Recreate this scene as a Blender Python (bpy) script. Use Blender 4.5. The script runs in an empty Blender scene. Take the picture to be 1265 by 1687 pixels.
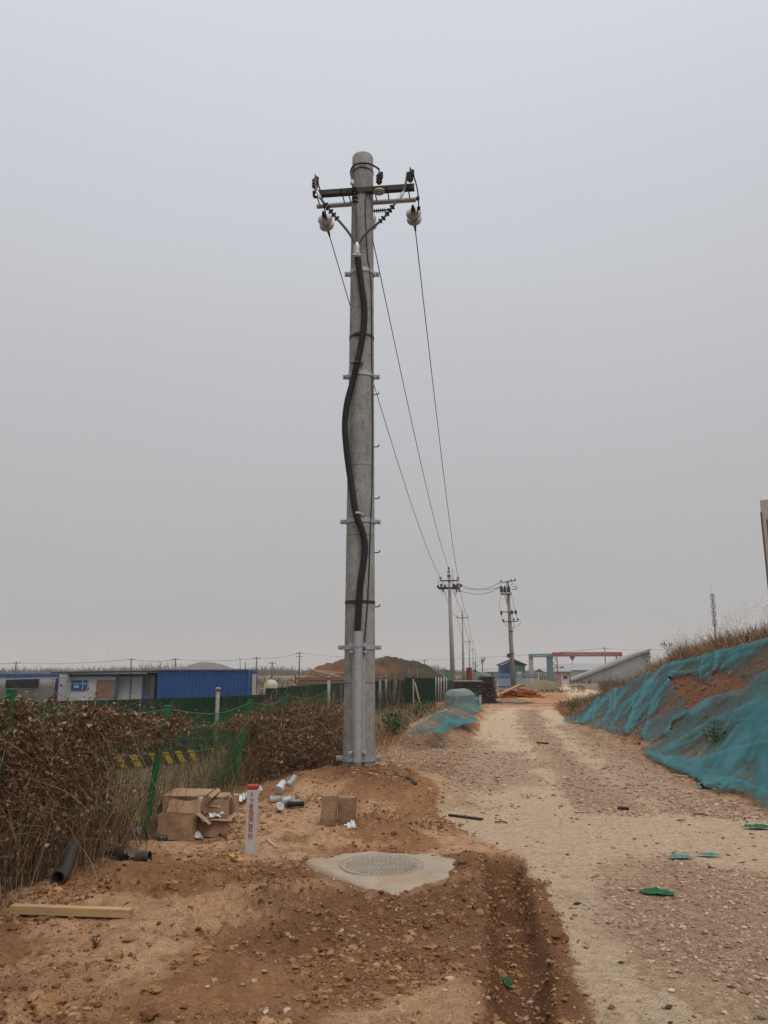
import bpy, math, random
import numpy as np
from mathutils import Vector, Matrix
random.seed(7); rng = np.random.default_rng(11)
S = bpy.context.scene; COL = S.collection
PI = math.pi; R = math.radians
# ------------------------------------------------------------------ camera
CAMH = 1.65; TH = R(11.5); FPX = 1270.0
cd = bpy.data.cameras.new('camera'); cam = bpy.data.objects.new('camera', cd); COL.objects.link(cam)
cam.location = (0, 0, CAMH); cam.rotation_euler = (PI/2 + TH, 0, 0)
cd.sensor_fit = 'VERTICAL'; cd.sensor_height = 36; cd.lens = FPX/1687*36; cd.clip_end = 6000; cd.clip_start = .05
S.camera = cam
ct, st_ = math.cos(TH), math.sin(TH)
def A(px, py, Y):                       # photograph pixel + distance ahead -> world point
    a = (px-632.5)/FPX; b = (843.5-py)/FPX
    d = Vector((a, ct-b*st_, st_+b*ct)); t = Y/d.y
    return Vector((d.x*t, Y, CAMH+d.z*t))
def proj(X, Y, Z):
    w = Y*ct+(Z-CAMH)*st_; w = np.where(np.abs(w) < 1e-3, 1e-3, w)
    v = -Y*st_+(Z-CAMH)*ct
    return 632.5+FPX*X/w, 843.5-FPX*v/w, w
# ------------------------------------------------------------------ noise
def _h(ix, iy, s):
    n = (ix.astype(np.int64)*374761393+iy.astype(np.int64)*668265263+s*974634777) & 0x7fffffff
    n = ((n ^ (n >> 13))*1274126177) & 0x7fffffff
    return ((n ^ (n >> 16)) & 0xffff)/65535.0
def vnoise(x, y, s=0):
    ix = np.floor(x); iy = np.floor(y); fx = x-ix; fy = y-iy
    fx = fx*fx*fx*(fx*(fx*6-15)+10); fy = fy*fy*fy*(fy*(fy*6-15)+10)
    a = _h(ix, iy, s); b = _h(ix+1, iy, s); c = _h(ix, iy+1, s); d = _h(ix+1, iy+1, s)
    return (a*(1-fx)+b*fx)*(1-fy)+(c*(1-fx)+d*fx)*fy
def fbm(x, y, o=4, s=0):
    t = 0; amp = .5
    for k in range(o):
        t = t+amp*(vnoise(x, y, s+k*17)-.5); x = x*2.03+5.1; y = y*2.03-3.7; amp *= .5
    return t
def sst(a, b, x):
    t = np.clip((x-a)/(b-a), 0, 1); return t*t*(3-2*t)
# ------------------------------------------------------------------ terrain
FY = [0, 5, 6, 8.2, 11.5, 14.5, 18, 22, 27, 35, 45, 60, 100]
FX = [-4, -3.15, -2.95, -2.42, -2.15, -1.8, -1.0, -.2, .8, 2.0, 3.6, 5, 6]
def fence_x(Y): return np.interp(Y, FY, FX)
def emb_x(Y): return np.interp(Y, [0, 6, 9.9, 11.35, 12.9, 15.6, 19.65, 26.6, 35, 40, 45, 50, 60, 90], [5.5, 5.0, 4.85, 4.82, 4.83, 5.03, 5.47, 6.43, 7.96, 9.5, 12.5, 17, 33, 120])
def emb_h(Y): return np.interp(Y, [0, 14, 18, 22, 27.5, 33, 38, 45, 60], [2.35, 2.35, 2.3, 2.05, 1.65, 1.0, .5, .15, 0])
def lump(X, Y, x0, y0, r0, r1, h):
    d = np.hypot(X-x0, Y-y0); return h*(1-sst(r0, r1, d))
def seg_d(X, Y, pts):
    best = np.full(np.shape(X), 1e9); 
    for (x0, y0), (x1, y1) in zip(pts[:-1], pts[1:]):
        dx, dy = x1-x0, y1-y0; L = dx*dx+dy*dy
        t = np.clip(((X-x0)*dx+(Y-y0)*dy)/L, 0, 1)
        best = np.minimum(best, np.hypot(X-x0-t*dx, Y-y0-t*dy))
    return best
POLE = (-.35, 11.3)
def smooth_z(X, Y):
    X = np.asarray(X, float); Y = np.asarray(Y, float)
    a = sst(.4, 5.5, fence_x(Y)-X)*.95; b = sst(42, 140, Y)
    z = -1.2*(1-(1-a)*(1-b))
    s = (X-emb_x(Y))*.93
    p = sst(-.25, 3.05, s)*.55+.45*np.clip(s/2.9, 0, 1)
    z = z+emb_h(Y)*p*(Y < 130)+np.clip(s-3, 0, 6)*.03*(Y < 50)
    return z
RUT = [(.60, 1.5), (.66, 4.05), (.79, 5.0), (.91, 6.0), (1.07, 7.45)]
HEAP = [(.95, 18.8), (1.7, 22.5), (2.9, 28.0)]
def ground_z(X, Y, fine=True):
    X = np.asarray(X, float); Y = np.asarray(Y, float)
    z = smooth_z(X, Y)
    wob = 1+.35*fbm(X*1.3, Y*1.3, 3, 5)
    d = np.hypot(X-POLE[0]-.02, (Y-POLE[1]+.1)*1.0)*wob
    z = z+.35*(1-sst(.25, 1.8, d))
    dh = seg_d(X, Y, HEAP)*(1+.5*fbm(X*.9, Y*.9, 3, 9))
    z = z+.42*(1-sst(.1, 1.25, dh))
    dr = seg_d(X, Y, RUT)+.06*fbm(X*3, Y*3, 3, 21)
    end = 1-sst(7.3, 7.75, Y)
    z = z+end*(-.17*(1-sst(.08, .20, dr+.05*fbm(X*7, Y*7, 3, 22)))+.05*np.exp(-((dr-.32)/.09)**2)*(X < 1.0))
    z = z-.02*np.exp(-((seg_d(X, Y, [(.25, 3), (.45, 5), (.62, 6.3)]))/.12)**2)
    z = z+lump(X, Y, 16.2, 80, .3, 3.4, .9)
    soil = soil_mask(X, Y)
    near = np.clip(1.2-Y/45, 0.12, 1)*(.12+.88*sst(.45, .95, np.hypot(X+.02, Y-6.87)))
    amp = .35+.65*soil
    z = z+near*amp*(.16*fbm(X*.8, Y*.8, 3, 1)+.09*fbm(X*3.1, Y*3.1, 3, 2)*(.35+.65*soil))
    if fine:
        m = vnoise(X*1.1, Y*1.1, 40)
        cl = np.clip(fbm(X*12, Y*12, 4, 3)+.04, 0, 1)
        z = z+near*(soil*(.02+.30*np.clip(m-.45, 0, 1))*cl*1.5+.034*fbm(X*8, Y*8, 4, 4)*(.3+.7*soil)-.012*soil*np.abs(fbm(X*19, Y*19, 2, 6)))
    s = X-emb_x(Y)
    z = z+sst(0, 1, s)*(Y < 60)*(.35*fbm(X*.55, Y*.55, 4, 31)+.1*fbm(X*2.3, Y*2.3, 3, 32))
    return z
def G(px, py):                          # photograph pixel -> point on the terrain
    a = (px-632.5)/FPX; b = (843.5-py)/FPX
    d = np.array((a, ct-b*st_, st_+b*ct)); t = 2.0
    for k in range(4000):
        p = d*t
        if CAMH+p[2] <= smooth_z(p[0], p[1]): break
        t *= 1.003
    return float(p[0]), float(p[1])
def gz(x, y): return float(ground_z(np.array([x]), np.array([y]))[0])
def W(pl): return [G(*p) for p in pl]
TR_L = W([(1090, 1687), (1020, 1620), (950, 1550), (912, 1460), (893, 1390), (862, 1310), (830, 1240), (826, 1195), (850, 1168), (890, 1150), (925, 1140)])
TR_R = W([(1400, 1500), (1265, 1420), (1180, 1375), (1080, 1310), (1005, 1255), (950, 1215), (922, 1185), (908, 1162), (925, 1143)])
FAR = W([(1005, 1151), (968, 1142), (942, 1135), (926, 1129), (918, 1126)])
def road_w(Y): return 0
def pale_mask(X, Y):
    n = fbm(X*1.7, Y*1.7, 4, 51)
    dl = seg_d(X, Y, TR_L)+.45*n; dr = seg_d(X, Y, TR_R)+.6*n
    wl = np.interp(Y, [3, 5, 7, 9, 12, 20, 30], [.27, .27, .36, .62, .6, .62, .6])
    m = np.maximum(1-sst(wl*.7, wl*1.35, dl), .85*(1-sst(.35, .95, dr)))
    patch = 1-sst(.9, 1.7, np.hypot((X-1.75)/1.5, (Y-8.6)/1.05)+.5*n)
    m = np.maximum(m, .8*patch)
    m = m*(1-sst(30, 37, Y+6*n)); df = seg_d(X, Y, FAR)+1.2*n
    m = np.maximum(m, (1-sst(.8, 1.9, df))*(Y > 38))
    return m*(X < emb_x(Y)+.3)
def road_mask(X, Y):
    n = .5*fbm(X*1.3, Y*1.3, 3, 61)
    xl = np.interp(Y, [0, 4, 5.2, 6.6, 7.5, 8.2, 9.5, 12, 20, 30, 38, 44], [.95, 1.0, 1.12, 1.28, 1.3, .9, .6, .95, 2.3, 3.9, 5.0, 7.2])
    m = sst(-.12, .12, X-xl+n*.5)*(1-sst(-.75, -.2, X-emb_x(Y)+1.3*n))
    return m*(1-sst(31, 40, Y+3*n))
def soil_mask(X, Y): return 1-road_mask(X, Y)
def gravel_mask(X, Y):
    n = .9*fbm(X*1.5, Y*1.5, 4, 71)
    g1 = 1-sst(.7, 1.25, np.hypot((X-2.55)/1.35, (Y-5.7)/1.35)+n)
    g2 = .75*(1-sst(.15, .75, seg_d(X, Y, W([(1010, 1330), (930, 1250), (880, 1205), (872, 1170)]))+n))
    g3 = .85*(1-sst(.7, 1.3, np.hypot((X-1.25)/1.5, (Y-15)/4.2)+n))
    g4 = .8*(1-sst(.3, 1.1, seg_d(X, Y, W([(1180, 1330), (1090, 1290), (1000, 1230), (945, 1195)]))+n))
    return np.clip(np.maximum(np.maximum(g1, g2), np.maximum(g3, g4)), 0, 1)*(Y < 60)*(X < emb_x(Y)+.4)
def grey_mask(X, Y):
    n = .8*fbm(X*1.4, Y*1.4, 4, 81)
    a = 1-sst(.6, 1.25, np.hypot((X-1.55)/1.5, (Y-9.0)/1.25)+n)
    return .3*a
def dark_mask(X, Y):
    n = fbm(X*2.1, Y*2.1, 4, 91)
    dr = seg_d(X, Y, RUT)+.35*n
    d = (1-sst(.12, .25, seg_d(X, Y, RUT)+.16*n+.10*fbm(X*9, Y*9, 3, 95)))*(1-sst(7.45, 7.7, Y))
    dp = np.hypot(X-POLE[0]-.02, Y-POLE[1]+.3)
    d = np.maximum(d, .75*(1-sst(.25, .95, dp+.6*n)))
    d = np.maximum(d, .75*sst(.02, .3, fbm(X*.75, Y*.75, 4, 93)+.10-.25*sst(7, 9.5, Y)))
    return np.clip(d, 0, 1)*soil_mask(X, Y)*(X < emb_x(Y))
TAN = W([(735, 1480), (742, 1560), (752, 1687)])+[(.35, 3.0)]
def tan_mask(X, Y):
    n = fbm(X*1.15, Y*1.15, 5, 131); a = sst(-.04, .13, n+.06*np.clip(7-Y, -1, 1)*0+.10*np.exp(-((Y-6.2)/1.6)**2)*(X < .5))
    b = 1-sst(.06, .24, seg_d(X, Y, TAN)+.25*fbm(X*4, Y*4, 3, 133)); c = np.exp(-((seg_d(X, Y, RUT)-.36)/.09)**2)*.8
    return np.clip(np.maximum(np.maximum(a, b*.9), c*(Y < 7.6)), 0, 1)*(1-dark_mask(X, Y))
# ------------------------------------------------------------------ object helpers
def tag(o, label=None, cat=None, group=None, kind=None):
    if label: o['label'] = label
    if cat: o['category'] = cat
    if group: o['group'] = group
    if kind: o['kind'] = kind
    return o
def origin(o):
    v = Vector((0, 0, 0))
    while o is not None: v += o.location; o = o.parent
    return v
def thing(name, label, cat, loc, group=None):
    o = bpy.data.objects.new(name, None); COL.objects.link(o); o.location = loc
    o.empty_display_size = .2
    return tag(o, label, cat, group)
def np_mesh(name, V, F, mat=None, parent=None, smooth=False, attrs=None, mats=None, midx=None):
    V = np.asarray(V, np.float32).reshape(-1, 3); F = np.asarray(F, np.int32)
    if parent is not None: V = V-np.array(origin(parent), np.float32)
    me = bpy.data.meshes.new(name); k = F.shape[1]; n = len(F)
    me.vertices.add(len(V)); me.vertices.foreach_set('co', V.ravel())
    me.loops.add(n*k); me.loops.foreach_set('vertex_index', F.ravel())
    me.polygons.add(n); me.polygons.foreach_set('loop_start', np.arange(0, n*k, k, dtype=np.int32))
    me.polygons.foreach_set('use_smooth', np.full(n, smooth))
    if attrs:
        for an, av in attrs.items():
            a = me.attributes.new(an, 'FLOAT', 'POINT'); a.data.foreach_set('value', np.asarray(av, np.float32))
    me.update(calc_edges=True); me.validate()
    if mat: me.materials.append(mat)
    o = bpy.data.objects.new(name, me); COL.objects.link(o); o.parent = parent
    return o
class MB:
    def __init__(s): s.v = []; s.f = []; s.sm = []
    def add(s, vs, fs, smooth=False):
        b = len(s.v); s.v += [tuple(v) for v in vs]
        for f in fs: s.f.append(tuple(b+i for i in f)); s.sm.append(smooth)
        return s
    def box(s, c, size, rot=None, bev=0):
        x, y, z = [q/2 for q in size]; c = Vector(c)
        M = rot if isinstance(rot, Matrix) else Matrix.Rotation(rot or 0, 3, 'Z')
        if bev:
            b = bev; vs = []; fs = []
            for zz, ins in ((-z, b), (-z+b, 0), (z-b, 0), (z, b)):
                X, Y = x-ins, y-ins; k = b*.7 if not ins else 0
                for px, py in ((-X+k, -Y), (X-k, -Y), (X, -Y+k), (X, Y-k), (X-k, Y), (-X+k, Y), (-X, Y-k), (-X, -Y+k)):
                    vs.append(M @ Vector((px, py, zz))+c)
            for r in range(3):
                for i in range(8): fs.append((r*8+i, r*8+(i+1) % 8, r*8+8+(i+1) % 8, r*8+8+i))
            fs.append(tuple(range(7, -1, -1))); fs.append(tuple(range(24, 32)))
            return s.add(vs, fs)
        vs = [M @ Vector((i*x, j*y, k*z))+c for k in (-1, 1) for j in (-1, 1) for i in (-1, 1)]
        return s.add(vs, [(0, 2, 3, 1), (4, 5, 7, 6), (0, 1, 5, 4), (2, 6, 7, 3), (0, 4, 6, 2), (1, 3, 7, 5)])
    def beam(s, p, q, w, h, up=(0, 0, 1)):
        p = Vector(p); q = Vector(q); d = (q-p); L = d.length; d.normalize()
        u = Vector(up); r = d.cross(u)
        if r.length < 1e-4: r = d.cross(Vector((0, 1, 0)))
        r.normalize(); u = r.cross(d)
        M = Matrix((r, d, u)).transposed()
        return s.box((p+q)/2, (w, L, h), M)
    def angle(s, p, q, w, t=.008, up=(0, 0, 1), side=1):
        p = Vector(p); q = Vector(q); d = (q-p).normalized(); u = Vector(up); r = d.cross(u).normalized()*side
        s.beam(p+u*(w/2), q+u*(w/2), t, w, up); o = r*(w/2+t/2)
        return s.beam(p+o+u*(t/2), q+o+u*(t/2), w, t, up)
    def tube(s, pts, rad, n=8, cap=True, smooth=True):
        pts = [Vector(p) for p in pts]; m = len(pts)
        rad = rad if hasattr(rad, '__len__') else [rad]*m
        t0 = (pts[1]-pts[0]).normalized(); ref = Vector((0, 0, 1)) if abs(t0.z) < .9 else Vector((0, 1, 0))
        r = t0.cross(ref).normalized(); vs = []; fs = []
        for i in range(m):
            t = (pts[min(i+1, m-1)]-pts[max(i-1, 0)]).normalized()
            r = (r-t*r.dot(t)).normalized(); u = t.cross(r)
            for k in range(n):
                a = 2*PI*k/n; vs.append(pts[i]+(r*math.cos(a)+u*math.sin(a))*rad[i])
        for i in range(m-1):
            for k in range(n): fs.append((i*n+k, i*n+(k+1) % n, (i+1)*n+(k+1) % n, (i+1)*n+k))
        s.add(vs, fs, smooth)
        if cap:
            b = len(s.v)-len(vs)
            s.f.append(tuple(b+k for k in range(n-1, -1, -1))); s.sm.append(False)
            s.f.append(tuple(b+(m-1)*n+k for k in range(n))); s.sm.append(False)
        return s
    def lathe(s, prof, n=24, c=(0, 0, 0), M=None, smooth=True, a0=0, a1=2*PI, caps=True):
        c = Vector(c); M = M or Matrix.Identity(3); full = abs(a1-a0-2*PI) < 1e-4; cnt = n if full else n+1
        vs = []; fs = []
        for r, z in prof:
            for k in range(cnt):
                a = a0+(a1-a0)*k/n; vs.append(M @ Vector((r*math.cos(a), r*math.sin(a), z))+c)
        for i in range(len(prof)-1):
            for k in range(n):
                k2 = (k+1) % cnt
                fs.append((i*cnt+k, i*cnt+k2, (i+1)*cnt+k2, (i+1)*cnt+k))
        b = len(s.v); s.add(vs, fs, smooth)
        if caps and full:
            if prof[0][0] > 1e-5: s.f.append(tuple(b+k for k in range(n-1, -1, -1))); s.sm.append(False)
            if prof[-1][0] > 1e-5: s.f.append(tuple(b+(len(prof)-1)*cnt+k for k in range(n))); s.sm.append(False)
        return s
    def prism(s, poly, z0, z1, M=None, c=(0, 0, 0)):
        c = Vector(c); M = M or Matrix.Identity(3); n = len(poly)
        vs = [M @ Vector((x, y, z0))+c for x, y in poly]+[M @ Vector((x, y, z1))+c for x, y in poly]
        fs = [tuple(range(n-1, -1, -1)), tuple(range(n, 2*n))]+[(i, (i+1) % n, n+(i+1) % n, n+i) for i in range(n)]
        return s.add(vs, fs)
    def build(s, name, mat, parent=None):
        o3 = origin(parent) if parent is not None else Vector((0, 0, 0))
        me = bpy.data.meshes.new(name); me.from_pydata([tuple(Vector(v)-o3) for v in s.v], [], s.f)
        me.polygons.foreach_set('use_smooth', s.sm); me.materials.append(mat); me.update()
        o = bpy.data.objects.new(name, me); COL.objects.link(o); o.parent = parent
        return o
def axisM(d):                           # rotation taking +Z to direction d
    return Vector((0, 0, 1)).rotation_difference(Vector(d).normalized()).to_matrix()
def copy_tree(o, parent=None):
    c = o.copy(); COL.objects.link(c); c.parent = parent
    for ch in list(o.children): copy_tree(ch, c)
    return c
def crv(pts, n=12):                     # Catmull-Rom through points
    pts = [Vector(p) for p in pts]; out = []
    for i in range(len(pts)-1):
        p0 = pts[max(i-1, 0)]; p1 = pts[i]; p2 = pts[i+1]; p3 = pts[min(i+2, len(pts)-1)]
        for k in range(n):
            t = k/n; out.append(.5*((2*p1)+(p2-p0)*t+(2*p0-5*p1+4*p2-p3)*t*t+(3*p1-p0-3*p2+p3)*t**3))
    out.append(pts[-1]); return out
# ------------------------------------------------------------------ materials
def lin(r, g, b):
    f = lambda c: (c/255/12.92 if c/255 <= .04045 else ((c/255+.055)/1.055)**2.4)
    return (f(r), f(g), f(b), 1)
class N:
    def __init__(s, name):
        s.m = bpy.data.materials.new(name); s.m.use_nodes = True; s.t = s.m.node_tree; s.t.nodes.clear()
        s.out = s.t.nodes.new('ShaderNodeOutputMaterial')
    def n(s, ty, **kw):
        nd = s.t.nodes.new('ShaderNode'+ty)
        for k, v in kw.items():
            if k.startswith('i_'):
                key = k[2:]; key = int(key) if key.isdigit() else key.replace('_', ' ')
                if isinstance(v, bpy.types.NodeSocket): s.t.links.new(v, nd.inputs[key])
                else: nd.inputs[key].default_value = v
            else: setattr(nd, k, v)
        return nd
    def lk(s, a, b): s.t.links.new(a, b)
    def coord(s): return s.n('TexCoord').outputs['Object']
    def noise(s, vec, scale, detail=4, rough=.6, dist=0):
        return s.n('TexNoise', i_Vector=vec, i_Scale=scale, i_Detail=detail, i_Roughness=rough, i_Distortion=dist).outputs['Fac']
    def ramp(s, f, stops):
        r = s.n('ValToRGB', i_Fac=f); e = r.color_ramp.elements
        while len(e) < len(stops): e.new(.5)
        for q, (p, c) in zip(e, stops): q.position = p; q.color = c if hasattr(c, '__len__') else (c, c, c, 1)
        return r.outputs['Color']
    def mix(s, f, a, b, bt='MIX'):
        m = s.n('Mix', data_type='RGBA', blend_type=bt)
        for i, v in ((0, f), (6, a), (7, b)):
            if isinstance(v, bpy.types.NodeSocket): s.lk(v, m.inputs[i])
            else: m.inputs[i].default_value = v
        return m.outputs[2]
    def math(s, op, a, b=0, c=0):
        m = s.n('Math', operation=op)
        for i, v in enumerate((a, b, c)):
            if isinstance(v, bpy.types.NodeSocket): s.lk(v, m.inputs[i])
            else: m.inputs[i].default_value = v
        return m.outputs[0]
    def attr(s, name): return s.n('Attribute', attribute_name=name).outputs['Fac']
    def bump(s, h, strength=.3, dist=.01): return s.n('Bump', i_Height=h, i_Strength=strength, i_Distance=dist).outputs['Normal']
    def bsdf(s, col, rough=.8, metal=0, nrm=None, spec=.3):
        b = s.n('BsdfPrincipled'); b.inputs['Specular IOR Level'].default_value = spec
        for k, v in (('Base Color', col), ('Roughness', rough), ('Metallic', metal)):
            if isinstance(v, bpy.types.NodeSocket): s.lk(v, b.inputs[k])
            else: b.inputs[k].default_value = v
        if nrm: s.lk(nrm, b.inputs['Normal'])
        return b.outputs[0]
    def done(s, sh): s.lk(sh, s.out.inputs['Surface']); return s.m
def weathered(name, c1, c2, rough=.7, metal=0, scale=6, fine=60, bump=.2, spec=.3, dirt=None, dirt_amt=.4, stretch=None, bd=.004):
    k = N(name); v = k.coord()
    if stretch: v = k.n('Mapping', i_Vector=v, i_Scale=stretch).outputs[0]
    n1 = k.noise(v, scale, 6, .65); n2 = k.noise(v, fine, 4, .7)
    col = k.mix(k.ramp(n1, [(.3, 0.), (.7, 1.)]), c1, c2)
    col = k.mix(.35, col, k.mix(k.ramp(n2, [(.35, 0.), (.68, 1.)]), (0.25, .25, .25, 1), (1, 1, 1, 1)), 'MULTIPLY')
    if dirt:
        d = k.ramp(k.noise(v, scale*.6, 8, .75, .6), [(.5, 0.), (.66, 1.)])
        col = k.mix(k.math('MULTIPLY', d, dirt_amt), col, dirt)
    return k.done(k.bsdf(col, rough, metal, k.bump(n2, bump, bd), spec))
def island(name, stops, rough=.8, spec=.2, trans=0, fine=90):
    k = N(name); g = k.n('NewGeometry').outputs['Random Per Island']
    col = k.ramp(g, stops)
    n2 = k.noise(k.coord(), fine, 3, .6)
    col = k.mix(.5, col, k.ramp(n2, [(.3, .45), (.7, 1.)]), 'MULTIPLY')
    b = k.bsdf(col, rough, 0, None, spec)
    if trans:
        t = k.n('BsdfTranslucent', i_Color=col).outputs[0]
        b = k.n('MixShader', i_Fac=trans, i_1=b, i_2=t).outputs[0]
    return k.done(b)
def plain(name, c, rough=.6, metal=0, spec=.4): return weathered(name, c, tuple(q*.8 for q in c[:3])+(1,), rough, metal, 8, 70, .08, spec)
M = {}
GALV = M['galv'] = weathered('galvanized_steel', (.40, .42, .44, 1), (.30, .32, .34, 1), .45, .25, 14, 60, .1, .5)
M['dark_steel'] = weathered('dark_toned_steel', (.024, .021, .02, 1), (.04, .034, .03, 1), .65, .2, 10, 70, .15, .4)
M['rubber'] = weathered('black_polymer', (.010, .010, .012, 1), (.02, .02, .023, 1), .65, 0, 12, 80, .1, .25)
M['blackwire'] = plain('black_wire', (.02, .02, .02, 1), .55)
M['greycable'] = weathered('grey_heat_shrink_tube', (.09, .085, .09, 1), (.13, .12, .12, 1), .5, 0, 12, 80, .1)
M['porcelain'] = weathered('grey_glazed_porcelain', (.42, .42, .41, 1), (.33, .33, .32, 1), .22, 0, 10, 60, .02, .5, (.12, .1, .08, 1), .4)
M['arrester'] = weathered('dark_red_polymer', (.075, .028, .03, 1), (.05, .022, .024, 1), .45, 0, 12, 70, .05)
M['foil'] = weathered('silver_tape', (.55, .56, .58, 1), (.4, .41, .43, 1), .35, .4, 30, 90, .4)
M['concrete'] = weathered('concrete', (.30, .285, .26, 1), (.22, .21, .19, 1), .9, 0, 5, 80, .3, .15, (.12, .1, .08, 1), .35)
M['farconc'] = weathered('pole_concrete_far', (.33, .32, .31, 1), (.25, .245, .235, 1), .9, 0, 3, 40, .1, .15)
M['cardboard'] = weathered('brown_cardboard', (.37, .235, .145, 1), (.31, .19, .11, 1), .85, 0, 8, 90, .1, .15, (.12, .075, .045, 1), .35)
M['wood'] = weathered('pale_sawn_timber', (.46, .32, .17, 1), (.36, .22, .11, 1), .75, 0, 4, 40, .2, .2, (.17, .1, .055, 1), .4, (.5, 8, 8))
M['oldwood'] = weathered('old_grey_brown_wood', (.13, .085, .055, 1), (.19, .13, .09, 1), .85, 0, 5, 50, .3, .15, None, 0, (8, 8, .6))
M['pipe'] = weathered('dusty_black_plastic_pipe', (.022, .022, .022, 1), (.055, .047, .04, 1), .55, 0, 9, 60, .1, .3, (.16, .1, .06, 1), .3)
M['white'] = weathered('white_sheet_plastic', (.62, .62, .62, 1), (.5, .5, .49, 1), .5, 0, 8, 40, .15, .4, (.22, .16, .11, 1), .35)
M['green'] = weathered('green_painted_wire_steel', (.010, .15, .045, 1), (.008, .09, .03, 1), .55, 0, 6, 60, .1, .4, (.09, .055, .03, 1), .3)
M['bluepaint'] = weathered('blue_painted_steel', (.010, .075, .25, 1), (.008, .055, .19, 1), .5, 0, 2, 30, .05, .4, (.05, .06, .09, 1), .3)
M['whitepaint'] = weathered('off_white_panel', (.48, .50, .52, 1), (.4, .42, .43, 1), .6, 0, 2, 30, .05, .3, (.2, .17, .14, 1), .3)
M['glass'] = plain('dark_window_glass', (.02, .03, .05, 1), .15)
M['paleblue'] = plain('pale_blue_label', (.35, .5, .7, 1), .4)
M['hoard'] = weathered('dark_green_hoarding', (.006, .026, .014, 1), (.009, .04, .02, 1), .8, 0, 2, 40, .1, .2, (.03, .025, .014, 1), .3)
M['yellow'] = plain('yellow_paint', (.55, .30, .015, 1)); M['black'] = plain('black_paint', (.012, .012, .012, 1))
M['red'] = weathered('faded_red_paint', (.30, .035, .025, 1), (.22, .03, .024, 1), .6, 0, 1.5, 20, .05)
M['orange'] = weathered('orange_red_drum', (.42, .06, .02, 1), (.34, .05, .02, 1), .55, 0, 2, 20, .05)
M['tealpaint'] = weathered('grey_blue_steel_paint', (.075, .13, .17, 1), (.1, .16, .2, 1), .6, 0, 1, 20, .05)
M['rust'] = weathered('orange_rusty_steel', (.42, .12, .025, 1), (.24, .06, .018, 1), .85, 0, 4, 40, .3, .15)
M['form'] = weathered('dark_weathered_board', (.028, .022, .02, 1), (.06, .048, .04, 1), .8, 0, 3, 40, .2, .2)
M['greyboard'] = weathered('silvery_grey_board', (.2, .2, .2, 1), (.13, .13, .13, 1), .6, .2, 3, 40, .2, .3)
M['plank'] = weathered('pinkish_brown_plank', (.24, .15, .105, 1), (.17, .1, .075, 1), .85, 0, 1.5, 30, .2, .15)
M['palewood'] = weathered('pale_wood', (.42, .33, .22, 1), (.33, .24, .15, 1), .8, 0, 2, 30, .1, .2)
M['cream'] = weathered('cream_sign_panel', (.44, .40, .35, 1), (.4, .36, .31, 1), .6, 0, 1, 20, .02)
M['brownedge'] = plain('brown_frame', (.12, .075, .06, 1))
M['signgreen'] = plain('sign_green', (.05, .15, .06, 1)); M['ink'] = plain('dark_ink', (.05, .04, .04, 1))
M['redtext'] = plain('red_letter_paint', (.42, .03, .035, 1)); M['marker'] = weathered('white_marker_post', (.52, .50, .47, 1), (.45, .42, .39, 1), .7, 0, 9, 70, .1, .25, (.3, .22, .16, 1), .3)
M['boothgreen'] = plain('booth_green', (.06, .16, .12, 1)); M['darkroof'] = plain('dark_blue_roof', (.02, .035, .06, 1))
M['roofpale'] = weathered('pale_sheet_roof', (.30, .31, .32, 1), (.24, .25, .255, 1), .7, 0, .5, 8, .02)
M['greywall'] = weathered('grey_plaster_wall', (.33, .32, .31, 1), (.24, .235, .23, 1), .9, 0, .4, 4, .05, .1, (.11, .1, .09, 1), .5)
M['cloth'] = weathered('dusty_sacking', (.16, .115, .08, 1), (.1, .075, .055, 1), .95, 0, 10, 60, .3, .1)
M['pink'] = plain('faded_pink_cap', (.30, .15, .14, 1)); M['ashconc'] = weathered('pale_cement', (.36, .30, .225, 1), (.29, .23, .165, 1), .9, 0, 3.5, 50, .3, .15, (.27, .17, .095, 1), .65)
M['lid'] = weathered('grey_manhole_cover', (.31, .27, .22, 1), (.24, .205, .165, 1), .9, 0, 6, 60, .3, .15, (.30, .2, .12, 1), .6)
M['leafscrap'] = plain('yellow_scrap', (.5, .28, .06, 1)); M['muddy'] = weathered('mud_caked_concrete', (.33, .22, .135, 1), (.22, .135, .08, 1), .95, 0, 8, 50, .5, .1, (.28, .22, .17, 1), .5, None, .02)
M['greennet'] = island('green_netting_scrap', [(0, (.015, .10, .05, 1)), (1, (.03, .16, .08, 1))], .8)
M['tarp'] = weathered('dull_grey_green_tarp', (.15, .16, .135, 1), (.2, .17, .13, 1), .9, 0, 3, 30, .2, .1)
M['tealrag'] = island('teal_netting_scrap', [(0, (.06, .17, .17, 1)), (1, (.09, .23, .22, 1))], .8)
# ------------------------------------------------------------------ sky, sun, haze
w = bpy.data.worlds.new('World'); S.world = w; w.use_nodes = True; nt = w.node_tree; nt.nodes.clear()
SUN_EL, SUN_AZ = R(52), R(150)
sky = nt.nodes.new('ShaderNodeTexSky'); sky.sky_type = 'NISHITA'; sky.sun_disc = False
sky.sun_elevation = SUN_EL; sky.sun_rotation = SUN_AZ; sky.dust_density = 6; sky.air_density = 1.5
b1 = nt.nodes.new('ShaderNodeBackground'); b1.inputs[1].default_value = .05; nt.links.new(sky.outputs[0], b1.inputs[0])
tc = nt.nodes.new('ShaderNodeTexCoord'); sep = nt.nodes.new('ShaderNodeSeparateXYZ'); nt.links.new(tc.outputs['Generated'], sep.inputs[0])
nz = nt.nodes.new('ShaderNodeTexNoise'); nz.inputs['Scale'].default_value = 2.2; nz.inputs['Detail'].default_value = 5
mp = nt.nodes.new('ShaderNodeMapping'); mp.inputs['Scale'].default_value = (1, 1, 2.5); nt.links.new(tc.outputs['Generated'], mp.inputs[0]); nt.links.new(mp.outputs[0], nz.inputs['Vector'])
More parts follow.
